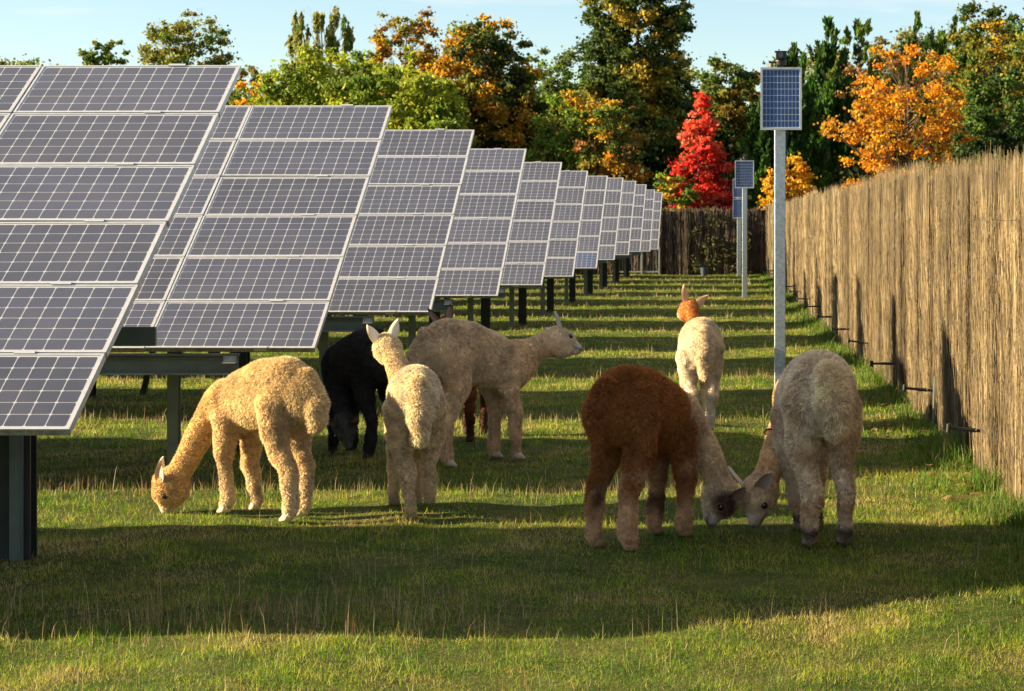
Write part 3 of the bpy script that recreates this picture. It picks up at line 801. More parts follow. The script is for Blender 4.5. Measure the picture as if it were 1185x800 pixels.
T('tree', 'tree with thin orange and ochre top behind the yellow green conifers', 'tree', 470, 104, 20, 98, 5, 'round', [OLV, BRO, (.32, .17, .025), GLD], 90, 9500, .15, 21, weights=[3, 2, 3, 3], clump=.15, barev=1)
T('tree', 'broad golden and dark green tree left of the giant tree', 'tree', 560, 96, 34, 140, 1.5, 'round', [G_D, (.04, .055, .015), OLV, GLD, (.44, .23, .015)], 260, 34000, .15, 22, weights=[4, 3, 2, 3, 2], clump=.13)
T('tree', 'mid green tree in the gap between the golden tree and the giant tree', 'tree', 643, 112, 66, 108, 2, 'round', [G_M, G_L, (.09, .12, .03)], 120, 14000, .16, 23, clump=.16)
T('tree', 'low golden green tree at the left foot of the giant tree', 'tree', 660, 90, 112, 96, .5, 'round', [G_M, G_L, OLV, GLD], 110, 13000, .13, 24, weights=[3, 3, 3, 3], clump=.17)
T('giant_tree', 'tallest tree, dark green with gold patches, its top cut off by the photo', 'tree', 738, 100, -90, 190, 1.0, 'tall', [(.030, .055, .012), G_D, (.09, .13, .02), OLV, (.40, .28, .03)], 640, 66000, .14, 25, weights=[3, 4, 4, 4, 2], clump=.085, style='leaf', stretch=1.3)
T('tree', 'rusty gold tree growing into the lower middle of the giant tree', 'tree', 706, 89, 120, 90, .5, 'round', [G_M, OLV, GLD, (.30, .13, .03), ORG], 110, 13000, .12, 26, weights=[3, 3, 3, 2, 1], clump=.17, bark=M_pale, barev=1)
T('maple', 'bright red cone shaped maple rising above the dark far fence', 'tree', 812, 88, 108, 92, 1.2, 'cone', [RED2, RED, REL, (.62, .16, .07), (.78, .20, .12)], 210, 19000, .12, 27, weights=[2.5, 4, 4, 2, 2], clump=.13, barev=1)
T('shrub', 'low yellow green shrub under the red maple, left side', 'shrub', 778, 86.5, 205, 60, .3, 'round', [G_L, GLD, G_M], 50, 4500, .11, 28)
T('tree', 'dark gold and green tree between the giant tree and the poles', 'tree', 842, 106, 78, 100, 1, 'round', [G_D, G_M, OLV, (.24, .15, .02)], 150, 19000, .16, 29, weights=[4, 3, 3, 2], clump=.15)
T('tree', 'dim brown and olive tree left of the nearest pole\'s panel, low behind', 'tree', 872, 110, 92, 70, 1, 'round', [G_D, BRO, OLV, (.20, .11, .03)], 90, 9000, .16, 30, clump=.17)
for i, (px, tp, wd_, dd, sd, lab) in enumerate([
    (958, 34, 84, 94, 31, 'tall dark green cypress right of the nearest pole\'s panel'),
    (916, 62, 84, 90, 32, 'bright green cypress directly behind the nearest pole\'s panel'),
    (884, 122, 60, 88, 33, 'lowest green cypress, between the red maple and the nearest pole')]):
    T('cypress', lab, 'conifer', px, dd, tp, wd_, .3, 'plume', [G_D, (.025, .07, .012), (.05, .13, .015), (.08, .18, .02)], 170, 17000, .14, sd, group='green cypresses behind the poles', style='frond', stretch=2.3, clump=.18, weights=[3, 3, 4, 2])
T('conifer', 'dark narrow conifer top left of the orange maple', 'conifer', 995, 99, 32, 84, .5, 'plume', [G_D, G_M, OLV], 90, 9000, .15, 34, style='frond', stretch=2.0)
T('tree', 'thin brownish tree behind the orange maple, reaching above it', 'tree', 1030, 103, 44, 76, 2, 'round', [BRO, OLV, G_M, (.2, .15, .06)], 80, 8000, .14, 35, barev=1)
T('maple', 'wide orange maple with sparse leaves above the tan reed fence', 'tree', 1048, 82, 62, 184, 1.2, 'round', [(.50, .22, .012), ORB, (.60, .24, .01), (.46, .25, .03), BRO], 125, 15500, .12, 36, density=.62, weights=[4, 4, 3, 2, 1], clump=.10, barev=1)
T('shrub', 'yellow orange shrub above the fence, right beside the nearest pole', 'shrub', 914, 83, 190, 58, .8, 'round', [GLD, ORB, (.55, .33, .02)], 60, 4200, .12, 37, clump=.2)
T('conifer', 'pointed dark green conifer behind the orange maple, its tip highest there', 'conifer', 1100, 97, 16, 92, .5, 'plume', [G_D, G_M, (.06, .10, .02)], 100, 10000, .15, 38, style='frond', stretch=2.0)
T('conifer', 'second pointed dark conifer, just right of the taller tip behind the orange maple', 'conifer', 1064, 99, 30, 78, .5, 'plume', [G_D, G_M, OLV], 90, 8000, .15, 39, style='frond', stretch=2.0)
T('tree', 'olive and gold tree reaching the top right of the photo', 'tree', 1146, 92, 12, 116, 1, 'round', [G_D, G_M, OLV, (.22, .17, .02), GLD], 180, 21000, .15, 40, weights=[3, 3, 4, 3, 1.4], clump=.15)
T('tree', 'golden olive tree cut by the right edge of the photo', 'tree', 1212, 84, 20, 130, .8, 'round', [G_M, OLV, (.2, .17, .02), GLD], 160, 19000, .14, 41, weights=[2, 4, 3, 2], clump=.15)
T('tree', 'dark green bushy tree low behind the fence, right of the orange maple', 'tree', 1160, 76, 92, 106, .8, 'round', [(.014, .035, .008), G_D, G_M], 130, 15000, .12, 42, weights=[3, 3, 1.5], clump=.17)
# more trees that fill the wood behind
spec = [(30, 118, 80, 130, 5), (-60, 116, 70, 140, 3), (560, 118, 90, 160, .5), (500, 110, 120, 130, .5), (610, 104, 140, 110, .3), (700, 116, 60, 140, .5), (790, 116, 90, 130, .5),
        (860, 118, 112, 110, .3), (940, 112, 62, 130, .3), (1010, 108, 50, 150, .3), (1085, 110, 44, 160, .3), (1170, 104, 40, 160, .3), (1260, 100, 50, 160, .3), (1340, 92, 30, 170, .3), (430, 112, 110, 150, .3), (330, 112, 120, 130, .3), (230, 116, 90, 150, .3)]
wl = ['behind the first solar table, far left', 'outside the left edge of the photo', 'behind the broad golden tree', 'behind the gap between the conifers and the golden tree', 'low between the golden tree and the giant tree', 'behind the giant tree', 'behind the red maple',
      'behind the middle pole', 'behind the bright green cypress', 'behind the left half of the orange maple', 'behind the right half of the orange maple', 'behind the olive and gold tree at the top right', 'just outside the right edge of the photo', 'well outside the right edge of the photo', 'behind the middle of the yellow green conifers', 'behind the left end of the yellow green conifers', 'behind the ochre treetop']
for i, ((px, dd, tp, wd_, zb), ll) in enumerate(zip(spec, wl)):
    if i in (1, 13): continue
    T('tree', 'dark green background tree '+ll, 'tree', px, dd, tp, wd_, zb, 'round', [(.03, .055, .012), G_M, OLV], 90, 11000, .19, 60+i, group='dark background trees', clump=.2)
# low dark undergrowth below the crowns
n = 26000
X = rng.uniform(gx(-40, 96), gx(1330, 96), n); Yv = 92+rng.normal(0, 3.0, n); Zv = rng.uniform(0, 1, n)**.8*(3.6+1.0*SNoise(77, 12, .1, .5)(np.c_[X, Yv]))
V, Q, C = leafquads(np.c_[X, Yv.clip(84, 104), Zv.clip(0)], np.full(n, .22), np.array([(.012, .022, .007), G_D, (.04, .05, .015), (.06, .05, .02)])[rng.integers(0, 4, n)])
tag(obj('undergrowth', np_mesh('undergrowth', V, [Q], [M_leaf], col=C)), 'dark undergrowth filling the wood below the tree crowns', 'undergrowth', kind='stuff')

#@@ALPACAS
# ------------------------------------------------------------------ alpacas
def surface_nets(D, org, h):
    ins = D < 0
    nx, ny, nz = D.shape
    idx = np.indices((nx-1, ny-1, nz-1)).reshape(3, -1).T
    S = np.zeros((nx-1, ny-1, nz-1, 3)); Cn = np.zeros((nx-1, ny-1, nz-1))
    cor = [(i, j, k) for i in (0, 1) for j in (0, 1) for k in (0, 1)]
    sl = lambda c: (slice(c[0], nx-1+c[0]), slice(c[1], ny-1+c[1]), slice(c[2], nz-1+c[2]))
    for a in cor:
        for ax in range(3):
            if a[ax]: continue
            b_ = list(a); b_[ax] = 1; b_ = tuple(b_)
            Da, Db = D[sl(a)], D[sl(b_)]
            mk = (Da < 0) != (Db < 0)
            t = np.where(mk, Da/np.where(mk, Da-Db, 1), 0)
            for q in range(3):
                S[..., q] += np.where(mk, a[q]+(t if q == ax else 0), 0)
            Cn += mk
    act = Cn > 0
    ids = -np.ones(act.shape, dtype=np.int64); ids[act] = np.arange(act.sum())
    gi = np.stack(np.nonzero(act), 1)
    V = (gi+S[act]/Cn[act][:, None])*h+org
    Fq = []
    for ax in range(3):
        o1, o2 = [(1, 2), (2, 0), (0, 1)][ax]
        s0 = [slice(None)]*3; s1 = [slice(None)]*3
        s0[ax] = slice(0, D.shape[ax]-1); s1[ax] = slice(1, D.shape[ax])
        a_, b_ = ins[tuple(s0)], ins[tuple(s1)]
        ch = a_ != b_
        pts = np.stack(np.nonzero(ch), 1)
        ok = (pts[:, o1] > 0) & (pts[:, o2] > 0) & (pts[:, o1] < D.shape[o1]-1) & (pts[:, o2] < D.shape[o2]-1)
        pts = pts[ok]; pos = a_[tuple(pts.T)]
        def cid(d1, d2):
            q = pts.copy(); q[:, o1] += d1; q[:, o2] += d2; return ids[tuple(q.T)]
        q4 = np.stack([cid(-1, -1), cid(0, -1), cid(0, 0), cid(-1, 0)], 1)
        q4[~pos] = q4[~pos][:, ::-1]
        Fq.append(q4)
    return V, np.concatenate(Fq)

def sd_cap(P, a, b, ra, rb, sy=1.0):
    a = np.array(a, float); b = np.array(b, float)
    if sy != 1.0:
        P = P*np.array([1, 1/sy, 1]); a = a*np.array([1, 1/sy, 1]); b = b*np.array([1, 1/sy, 1])
    ab = b-a; l2 = (ab@ab) or 1e-9
    t = np.clip(((P-a)@ab)/l2, 0, 1)
    return np.linalg.norm(P-a-t[:, None]*ab, axis=1)-(ra+(rb-ra)*t)

def unit(v): v = np.array(v, float); return v/np.linalg.norm(v)

def make_alpaca(label, S, heading, loc, head, hdir, legs, colors, seed, nfur=60000, furlen=.034, neck_bulge=.0, neck_r=1.0, tail=(-.02, 0, -.26), ear_dir=None, rollback=0, collar=False, leg_r=.88, body_drop=0.0, headroll=0, tail_r=.055, body_w=.80, clumpn=7000, head_s=1.0, drop=.045, earlen=.15):
    """S = back height; positions are in units of S: x forward, y left, z up."""
    prims = []   # group, a, b, ra, rb, sy
    T_ = [(.30, 0, .715, .140), (.15, 0, .750, .176), (-.05, 0, .772, .200), (-.21, 0, .770, .200), (-.32, 0, .735, .162)]
    T_ = [(x_, y_, z_-drop*(x_+.25)/.55*(1 if x_ > -.25 else 0), r_) for x_, y_, z_, r_ in T_]
    for a, b_ in zip(T_[:-1], T_[1:]): prims.append(('torso', a[:3], b_[:3], a[3], b_[3], body_w))
    H = np.array(head, float); hd = unit(hdir)
    nb = np.array([.32, 0, .745-drop]); 
    # neck as a curve from the chest to the back of the head
    L_ = np.linalg.norm(H-nb)
    t0 = unit([1, 0, .25]) if H[2] > .6 else unit([1, 0, -.25])
    c1 = nb+t0*L_*.30+np.array([0, 0, neck_bulge]); c2 = H-hd*.10-(hd*.0)+unit(nb-H)*L_*.25
    pts = []
    for t in np.linspace(0, 1, 10):
        pts.append((1-t)**3*nb+3*(1-t)**2*t*c1+3*(1-t)*t*t*c2+t**3*(H-hd*.015))
    rr = np.interp(np.linspace(0, 1, 10), [0, .2, .45, .8, 1], [.140, .108, .080, .064, .064])*neck_r
    for i in range(9): prims.append(('neck', pts[i], pts[i+1], rr[i], rr[i+1], 1.0))
    ndir = unit(pts[-1]-pts[-4])
    up = ndir-hd*(ndir@hd); up = unit(up) if np.linalg.norm(up) > .15 else unit(np.array([0, 0, 1.])-hd*hd[2])
    if headroll:
        sd0 = np.cross(up, hd); up = unit(up*math.cos(headroll)+sd0*math.sin(headroll))
    sd = np.cross(up, hd)       # animal's left
    # head
    prims.append(('head', H-hd*.012+up*.006, H+hd*.035+up*.008, .088*head_s, .082*head_s, 1))
    prims.append(('head', H+up*.058-hd*.004, H+up*.055+hd*.030, .056*head_s, .046*head_s, 1))          # topknot
    prims.append(('head', H+hd*.025-up*.035, H+hd*.055-up*.030, .064*head_s, .056*head_s, 1))          # cheeks
    prims.append(('face', H+hd*.06+up*.002, H+hd*.132-up*.014, .060*head_s, .037, 1))
    prims.append(('face', H+hd*.05-up*.035, H+hd*.125-up*.042, .045*head_s, .030, 1))          # jaw
    prims.append(('nose', H+hd*.138-up*.014, H+hd*.156-up*.022, .031, .026, 1))
    prims.append(('nose', H+hd*.142-up*.036+sd*.010, H+hd*.146-up*.036-sd*.010, .023, .023, 1))
    # legs: dict of foot positions
    R = leg_r; legid = {}
    for nm in ('fl', 'fr', 'hl', 'hr'):
        fx, fy, fz = legs[nm][:3]; kx = legs[nm][3] if len(legs[nm]) > 3 else 0
        s = 1 if nm[1] == 'l' else -1
        ft = np.array([fx, fy, fz])
        if nm[0] == 'f':
            sh = np.array([.235, s*.062, .63-drop*.6]); kn = np.array([.25*.45+fx*.55+.012+kx, s*.092*.5+fy*.5, .31+fz*.5]); fe = ft+np.array([-.012, 0, .085])
            ch = [(sh, .105), (np.array([.225*.8+fx*.2, s*.090, .49]), .074*R), (kn, .050*R), ((kn+fe)/2, .041*R), (fe, .036*R), (ft+np.array([0, 0, .045]), .025)]
        else:
            sh = np.array([-.24, s*.070, .69]); st = np.array([-.225+(fx+.31)*.35, s*.105, .50]); hk = np.array([-.335+(fx+.31)*.75+kx, s*.098*.45+fy*.55, .305+fz*.7]); fe = ft+np.array([-.018, 0, .085])
            ch = [(sh, .128), (st+np.array([0, 0, .03]), .086*R), ((st+hk)/2+np.array([.012, 0, 0]), .060*R), (hk, .054*R), ((hk+fe)/2, .042*R), (fe, .037*R), (ft+np.array([-.006, 0, .045]), .026)]
        for a, b_ in zip(ch[:-1], ch[1:]):
            legid[len(prims)] = ('fl', 'fr', 'hl', 'hr').index(nm)+1; prims.append(('leg', a[0], b_[0], a[1], b_[1], 1))
        for s2 in (-1, 1):
            legid[len(prims)] = ('fl', 'fr', 'hl', 'hr').index(nm)+1
            prims.append(('foot', ft+np.array([-.004, s2*.016, .034]), ft+np.array([.040, s2*.021, .014]), .024, .015, 1))
    # tail
    tb_ = np.array([-.455, 0, .83]); te = tb_+np.array(tail); tm = (tb_+te)/2+np.array([-.02, 0, .0])
    prims.append(('tail', np.array([-.40, 0, .87]), tm, tail_r*.7, tail_r, 1)); prims.append(('tail', tm, te, tail_r*1.05, tail_r*.55, 1))
    # bounding grid
    allp = np.array([p for q in prims for p in (q[1], q[2])]); lo = allp.min(0)-.27; hi = allp.max(0)+.27
    lo[2] = -.03
    h = .0105
    ax = [np.arange(lo[i], hi[i]+h, h) for i in range(3)]
    shp = tuple(len(a) for a in ax)
    D = np.zeros(shp); kk = {'torso': .028, 'neck': .028, 'head': .014, 'face': .012, 'nose': .009, 'leg': .018, 'foot': .006, 'tail': .012}
    chains = {}
    # local evaluation inside each primitive's box keeps it quick
    KS = .011
    for pi_, (g_, a, b_, ra, rb, sy) in enumerate(prims):
        chn = legid.get(pi_, 0); mrg = max(ra, rb)+.11
        l_ = np.minimum(a, b_)-mrg; h_ = np.maximum(a, b_)+mrg
        sl = []
        for i in range(3):
            i0 = max(0, int((l_[i]-lo[i])/h)); i1 = min(shp[i], int((h_[i]-lo[i])/h)+2); sl.append(slice(i0, i1))
        sl = tuple(sl)
        G = np.stack(np.meshgrid(ax[0][sl[0]], ax[1][sl[1]], ax[2][sl[2]], indexing='ij'), -1)
        d_ = sd_cap(G.reshape(-1, 3), a, b_, ra, rb, sy).reshape(G.shape[:3])
        key = g_ if g_ in ('torso', 'neck', 'head', 'tail') else ('head' if g_ in ('face', 'nose') else g_+str(int(chn)))
        if key not in chains: chains[key] = np.full(shp, .2)
        np.minimum(chains[key][sl], d_, out=chains[key][sl])
    acc = np.zeros(shp)
    for c_ in chains.values(): acc += np.exp(-c_/KS)
    D = -KS*np.log(acc+1e-12)
    V, Q = surface_nets(D, lo, h)
    # smooth once
    def adj_smooth(V, it):
        E = np.concatenate([Q[:, [0, 1]], Q[:, [1, 2]], Q[:, [2, 3]], Q[:, [3, 0]]])
        for _ in range(it):
            s_ = np.zeros_like(V); c_ = np.zeros(len(V))
            np.add.at(s_, E[:, 0], V[E[:, 1]]); np.add.at(c_, E[:, 0], 1)
            np.add.at(s_, E[:, 1], V[E[:, 0]]); np.add.at(c_, E[:, 1], 1)
            V = V*.5+.5*s_/c_[:, None]
        return V
    V = adj_smooth(V, 2)
    def vnormals(V, Q):
        fn = np.cross(V[Q[:, 2]]-V[Q[:, 0]], V[Q[:, 3]]-V[Q[:, 1]])
        n_ = np.zeros_like(V)
        for i in range(4): np.add.at(n_, Q[:, i], fn)
        return n_/np.maximum(np.linalg.norm(n_, axis=1), 1e-12)[:, None]
    NV = vnormals(V, Q)
    # nearest body region per vertex
    nfur = int(nfur*1.5)
    gn_ = ['torso', 'neck', 'head', 'face', 'nose', 'leg', 'foot', 'tail']
    gd_ = np.full((len(V), 8), 9.)
    for g_, a, b_, ra, rb, sy in prims:
        i = gn_.index(g_); gd_[:, i] = np.minimum(gd_[:, i], sd_cap(V, a, b_, ra, rb, sy))
    grp = gd_.argmin(1)
    # soft weights so colour borders are not razor sharp
    wgt = np.exp(-(gd_-gd_.min(1)[:, None])/.012); wgt /= wgt.sum(1)[:, None]
    furw = wgt@np.array([1, .55, .50, .06, .0, .78, .0, 1.35])
    # lumpy wool
    n1 = SNoise(seed, 24, 2.5, 6); n2 = SNoise(seed+1, 24, 7, 14)
    V = V+NV*((.0048*n1(V)+.0032*n2(V))*(np.clip(furw, 0, 1)*(.28*wgt[:, 0]+.45*wgt[:, 1]+.6*wgt[:, 2]+1.35*wgt[:, 5]+1.1*wgt[:, 7])))[:, None]
    NV = vnormals(V, Q)
    ctx = dict(V=V, w=wgt, H=H, hd=hd, up=up, sd=sd, n1=n1, n2=n2, grp=grp)
    C = colors(ctx)
    VS = [V]; CS = [C]; FQ = [Q]; FM = [np.zeros(len(Q), int)]; NS = [NV]
    nv = len(V)
    # ears: cupped spear shapes, joined into the body mesh
    ecol = ctx.get('ear', C[grp == 2].mean(0) if (grp == 2).any() else C[0]); einn = ctx.get('ear_in', np.array([.45, .30, .24]))
    for s in (-1, 1):
        qq = unit(up*.85+sd*s*.62-hd*.10); rel = V-H; al = rel@qq; pd = np.linalg.norm(rel-al[:, None]*qq, axis=1)
        m_ = (pd < .02) & (al > 0) & (al < .14); bse = H+qq*((al[m_].max() if m_.any() else .085)-.012)
        if ear_dir is None: ed = unit(up*1.0+sd*s*.42-hd*.12)
        else: ed = unit(up*ear_dir[0]+sd*s*ear_dir[1]+hd*ear_dir[2])
        wv = unit(np.cross(ed, hd)); fv = unit(np.cross(wv, ed));
        if fv@hd < 0: fv = -fv
        ring = []
        EN = 9; EM = 7
        for i in range(EN):
            t = i/(EN-1); wd_ = .037*math.sin(math.pi*min(1, (.30+.70*t)))**.8*(1 if t < .98 else .2)
            row = []
            for layer in (0, 1):
                for j in range(EM):
                    u_ = -1+2*j/(EM-1)
                    p = bse+ed*(earlen*t)+wv*(wd_*u_)+fv*(-.020*(1-u_*u_)*(1-t*.4)+.010+(.006*(1-abs(u_))*(1-t) if layer else 0)-.012*t*t)
                    if layer: p = p+fv*.004
                    row.append(p)
            ring += row
        base_i = nv; ring = np.array(ring); qs = []; 
        for i in range(EN-1):
            for layer in (0, 1):
                for j in range(EM-1):
                    a = base_i+i*2*EM+layer*EM+j; b2 = a+1; c2_ = a+2*EM+1; d2_ = a+2*EM
                    qs.append((a, d2_, c2_, b2) if layer == 0 else (a, b2, c2_, d2_))
        VS.append(ring); NS.append(np.tile(fv, (len(ring), 1)))
        ec = np.tile(ecol, (len(ring), 1)).reshape(EN, 2, EM, 3); ec[:, 1, 1:-1] = einn; ec[-2:] = np.array(ecol)*.9
        CS.append(ec.reshape(-1, 3)); FQ.append(np.array(qs)); FM.append(np.zeros(len(qs), int)); nv += len(ring)
        # eye
        e0 = H+hd*.062+up*.016; rel = V-e0; al = rel@(sd*s); pd = np.linalg.norm(rel-al[:, None]*(sd*s), axis=1)
        m_ = (pd < .014) & (al > 0) & (al < .12); ec_ = e0+sd*s*((al[m_].max() if m_.any() else .06)-.008); er = .0195
        th, ph = np.meshgrid(np.linspace(0, math.pi, 8), np.linspace(0, 2*math.pi, 12, endpoint=False), indexing='ij')
        sp = np.stack([np.sin(th)*np.cos(ph), np.sin(th)*np.sin(ph), np.cos(th)], -1).reshape(-1, 3)*er+ec_
        qs = [(nv+i*12+j, nv+(i+1)*12+j, nv+(i+1)*12+(j+1) % 12, nv+i*12+(j+1) % 12) for i in range(7) for j in range(12)]
        VS.append(sp); CS.append(np.tile([.01, .008, .006], (len(sp), 1))); FQ.append(np.array(qs)); FM.append(np.ones(len(qs), int)); NS.append(sp-ec_); nv += len(sp)
    Vb = np.concatenate(VS)*S
    root = thing('alpaca', label, 'alpaca', loc, heading, 'alpacas grazing beside the solar panels')
    me = np_mesh('body', Vb, [np.concatenate(FQ)], [M_skin, M_eye], np.concatenate(FM), col=np.concatenate(CS), smooth=True)
    obj('body', me, root)
    # ---------------- fleece
    r = np.random.default_rng(seed+9)
    fa = .5*np.linalg.norm(np.cross(V[Q[:, 2]]-V[Q[:, 0]], V[Q[:, 3]]-V[Q[:, 1]]), axis=1)
    fw = furw[Q].mean(1); ef = fa*np.clip(fw*1.4+.25, .0, 1.2)
    ef[grp[Q[:, 0]] == 6] = 0; ef[(wgt[Q[:, 0], 4] > .4)] = 0
    qc = V[Q].mean(1)
    for s in (-1, 1): ef *= np.clip((np.linalg.norm(qc-(H+hd*.062+up*.016+sd*s*.065), axis=1)-.022)/.012, 0, 1)
    fi = r.choice(len(Q), nfur, p=ef/ef.sum())
    uv = r.uniform(0, 1, (nfur, 2)); a, b_, c_, d_ = (Q[fi, i] for i in range(4))
    w4 = np.stack([(1-uv[:, 0])*(1-uv[:, 1]), uv[:, 0]*(1-uv[:, 1]), uv[:, 0]*uv[:, 1], (1-uv[:, 0])*uv[:, 1]], 1)
    def ip(A): return sum(A[q]*w4[:, [i]] for i, q in enumerate((a, b_, c_, d_)))
    P = ip(V); Nn = ip(NV); Nn /= np.linalg.norm(Nn, axis=1)[:, None]; Cc = ip(C); fwp = ip(furw[:, None])[:, 0]
    # comb direction: down and back along the surface
    comb = np.tile([-.35, 0, -1.], (nfur, 1))
    isneck = ip(wgt[:, [1]])[:, 0]+ip(wgt[:, [2]])[:, 0]
    comb = comb*(1-isneck)[:, None]+(-ndir*.8+np.array([-.1, 0, -.3]))*isneck[:, None]
    comb -= Nn*(comb*Nn).sum(1)[:, None]
    comb /= np.maximum(np.linalg.norm(comb, axis=1), .25)[:, None]
    ln = furlen*.62*(.30+.80*np.clip(fwp, 0, 1.35))*r.uniform(.6, 1.25, nfur)
    ln *= np.where(ip(wgt[:, [5]])[:, 0] > .5, .9, 1)
    dirv = Nn*.85+comb*.50+r.normal(0, .30, (nfur, 3))
    dirv /= np.linalg.norm(dirv, axis=1)[:, None]
    tip = P+dirv*ln[:, None]
    # clump the tips so the wool breaks into locks
    cs = r.choice(nfur, clumpn, replace=False)
    kd = kdtree.KDTree(clumpn)
    for i, q in enumerate(cs): kd.insert(P[q], i)
    kd.balance()
    near = np.array([kd.find(p)[1] for p in P])
    ct_ = P[cs]+ (Nn[cs]*.72+comb[cs]*.62)*(furlen*.62*(.3+.8*np.clip(fwp[cs], 0, 1.3)))[:, None]
    cg = (.22*np.clip(fwp, 0, 1)*(1+1.4*ip(wgt[:, [5]])[:, 0])*r.uniform(.4, 1.1, nfur))[:, None]
    tip = tip*(1-cg)+ct_[near]*cg
    mid = P*.5+tip*.5+Nn*(ln*.12)[:, None]
    side = np.cross(dirv, Nn)*1.6+r.normal(0, .42, (nfur, 3)); side -= dirv*(side*dirv).sum(1)[:, None]; side /= np.linalg.norm(side, axis=1)[:, None]
    wd_ = (.0018*r.uniform(.7, 1.5, nfur))[:, None]
    root_p = P-Nn*.004
    A = np.stack([root_p+side*wd_, root_p-side*wd_, mid-side*wd_*.8, mid+side*wd_*.8, tip], 1).reshape(-1, 3)*S
    i = np.arange(nfur)*5
    ccl = r.normal(0, .12, clumpn)[near]
    # strand base is a little darker, tips a little paler
    vv = (1+ccl+r.normal(0, .10, nfur)).clip(.55, 1.45)[:, None]
    c5 = np.stack([Cc*vv*.92, Cc*vv*.92, Cc*vv, Cc*vv, Cc*vv*1.06], 1).reshape(-1, 3).clip(.004, .92)
    lj = r.normal(0, .20, (clumpn, 3))[near]+r.normal(0, .16, (nfur, 3))
    nn = Nn+lj; nn /= np.linalg.norm(nn, axis=1)[:, None]
    me = np_mesh('fleece', A, [np.c_[i, i+1, i+2, i+3], np.c_[i+3, i+2, i+4]], [M_fleece], col=c5)
    obj('fleece', me, root)
    if collar:
        cp = np.array(pts[5]); t_ = unit(pts[6]-pts[4]); u1 = unit(np.cross(t_, [0, 0, 1])); u2 = np.cross(t_, u1)
        rc = (rr[5]+.022); mb = MB(); ringp = [tuple((cp+u1*math.cos(q)*rc+u2*math.sin(q)*rc)*S) for q in np.linspace(0, 2*math.pi, 25)]
        mb.tube(ringp, .006*S, 6, cap=False)
        obj('collar', mb.mesh('collar', [M_black], smooth=True), root)
    return root

def mixc(*cw):
    out = 0
    for c, w_ in cw: out = out+np.array(c)[None]*np.asarray(w_)[:, None]
    return out
def base_colors(body, neck=None, head=None, face=None, nose=(.05, .035, .03), leg=None, shin=None, foot=None, tail=None, extra=None, ear=None, ear_in=None, mott=.06):
    neck = neck or body; head = head or neck; face = face or head; leg = leg or body; shin = shin or leg; foot = foot or shin; tail = tail or body
    def f(c):
        w_ = c['w']; z = c['V'][:, 2]
        ls = np.clip((.34-z)/.16, 0, 1)
        C = mixc((body, w_[:, 0]), (neck, w_[:, 1]), (head, w_[:, 2]), (face, w_[:, 3]), (nose, w_[:, 4]), (tail, w_[:, 7]))
        C = C+mixc((leg, w_[:, 5]*(1-ls)), (shin, w_[:, 5]*ls))+mixc((foot, w_[:, 6]))
        C = C*(1+mott*c['n1'](c['V'])+mott*.6*c['n2'](c['V']))[:, None]
        # nostrils and mouth line
        for s in (-1, 1):
            q = c['H']+c['hd']*.177-c['up']*.016+c['sd']*s*.016
            dn = np.linalg.norm(c['V']-q, axis=1); C = C*(1-.85*np.exp(-(dn/.013)**2))[:, None]
        q = c['V']-c['H']; mo = np.exp(-((q@c['up']+.043)/.008)**2)*np.clip((q@c['hd']-.09)/.03, 0, 1)
        C = C*(1-.6*mo)[:, None]
        # dark rims round the eyes
        for s in (-1, 1):
            e_ = c['H']+c['hd']*.062+c['sd']*s*.065+c['up']*.016
            dn = np.linalg.norm(c['V']-e_, axis=1); C = C*(1-.75*np.exp(-(dn/.024)**2))[:, None]
        if extra: C = extra(c, C)
        if ear is not None: c['ear'] = np.array(ear)
        if ear_in is not None: c['ear_in'] = np.array(ear_in)
        return C.clip(.004, .9)
    return f

def to_local(px, py, d, origin, heading, S):
    """photo point at depth d -> body coordinates in units of S"""
    w_ = np.array([gx(px, d), d, gz(py, d)])-np.array(origin)
    c, s = math.cos(-heading), math.sin(-heading)
    return np.array([w_[0]*c-w_[1]*s, w_[0]*s+w_[1]*c, w_[2]])/S
def dir_local(v, heading):
    c, s = math.cos(-heading), math.sin(-heading); v = unit(v)
    return np.array([v[0]*c-v[1]*s, v[0]*s+v[1]*c, v[2]])
def org(px, d): return (gx(px, d), d, 0)
def lg(fl=(.27, .095, 0), fr=(.27, -.095, 0), hl=(-.31, .10, 0), hr=(-.31, -.10, 0)): return dict(fl=fl, fr=fr, hl=hl, hr=hr)
R_ = math.radians

# 1 fawn, grazing at the left
S = 1.16; hdg = R_(143); o = org(304, 14.78)
make_alpaca('golden fawn alpaca grazing head down at the left, under the second solar table', S, hdg, o,
    to_local(199, 563, 15.1, o, hdg, S), dir_local((-.42, -.10, -1), hdg),
    lg(fl=(.25, .08, 0), fr=(.20, -.11, 0), hl=(-.34, .09, 0), hr=(-.24, -.10, 0)),
    base_colors((.75, .59, .35), neck=(.73, .54, .29), head=(.70, .50, .26), face=(.72, .54, .32), nose=(.75, .66, .56), leg=(.73, .56, .33), shin=(.74, .60, .40), foot=(.62, .5, .36), ear=(.6, .5, .4), ear_in=(.50, .38, .30)),
    101, 95000, .036, drop=.07, head_s=1.15, ear_dir=(.35, .45, -.9))
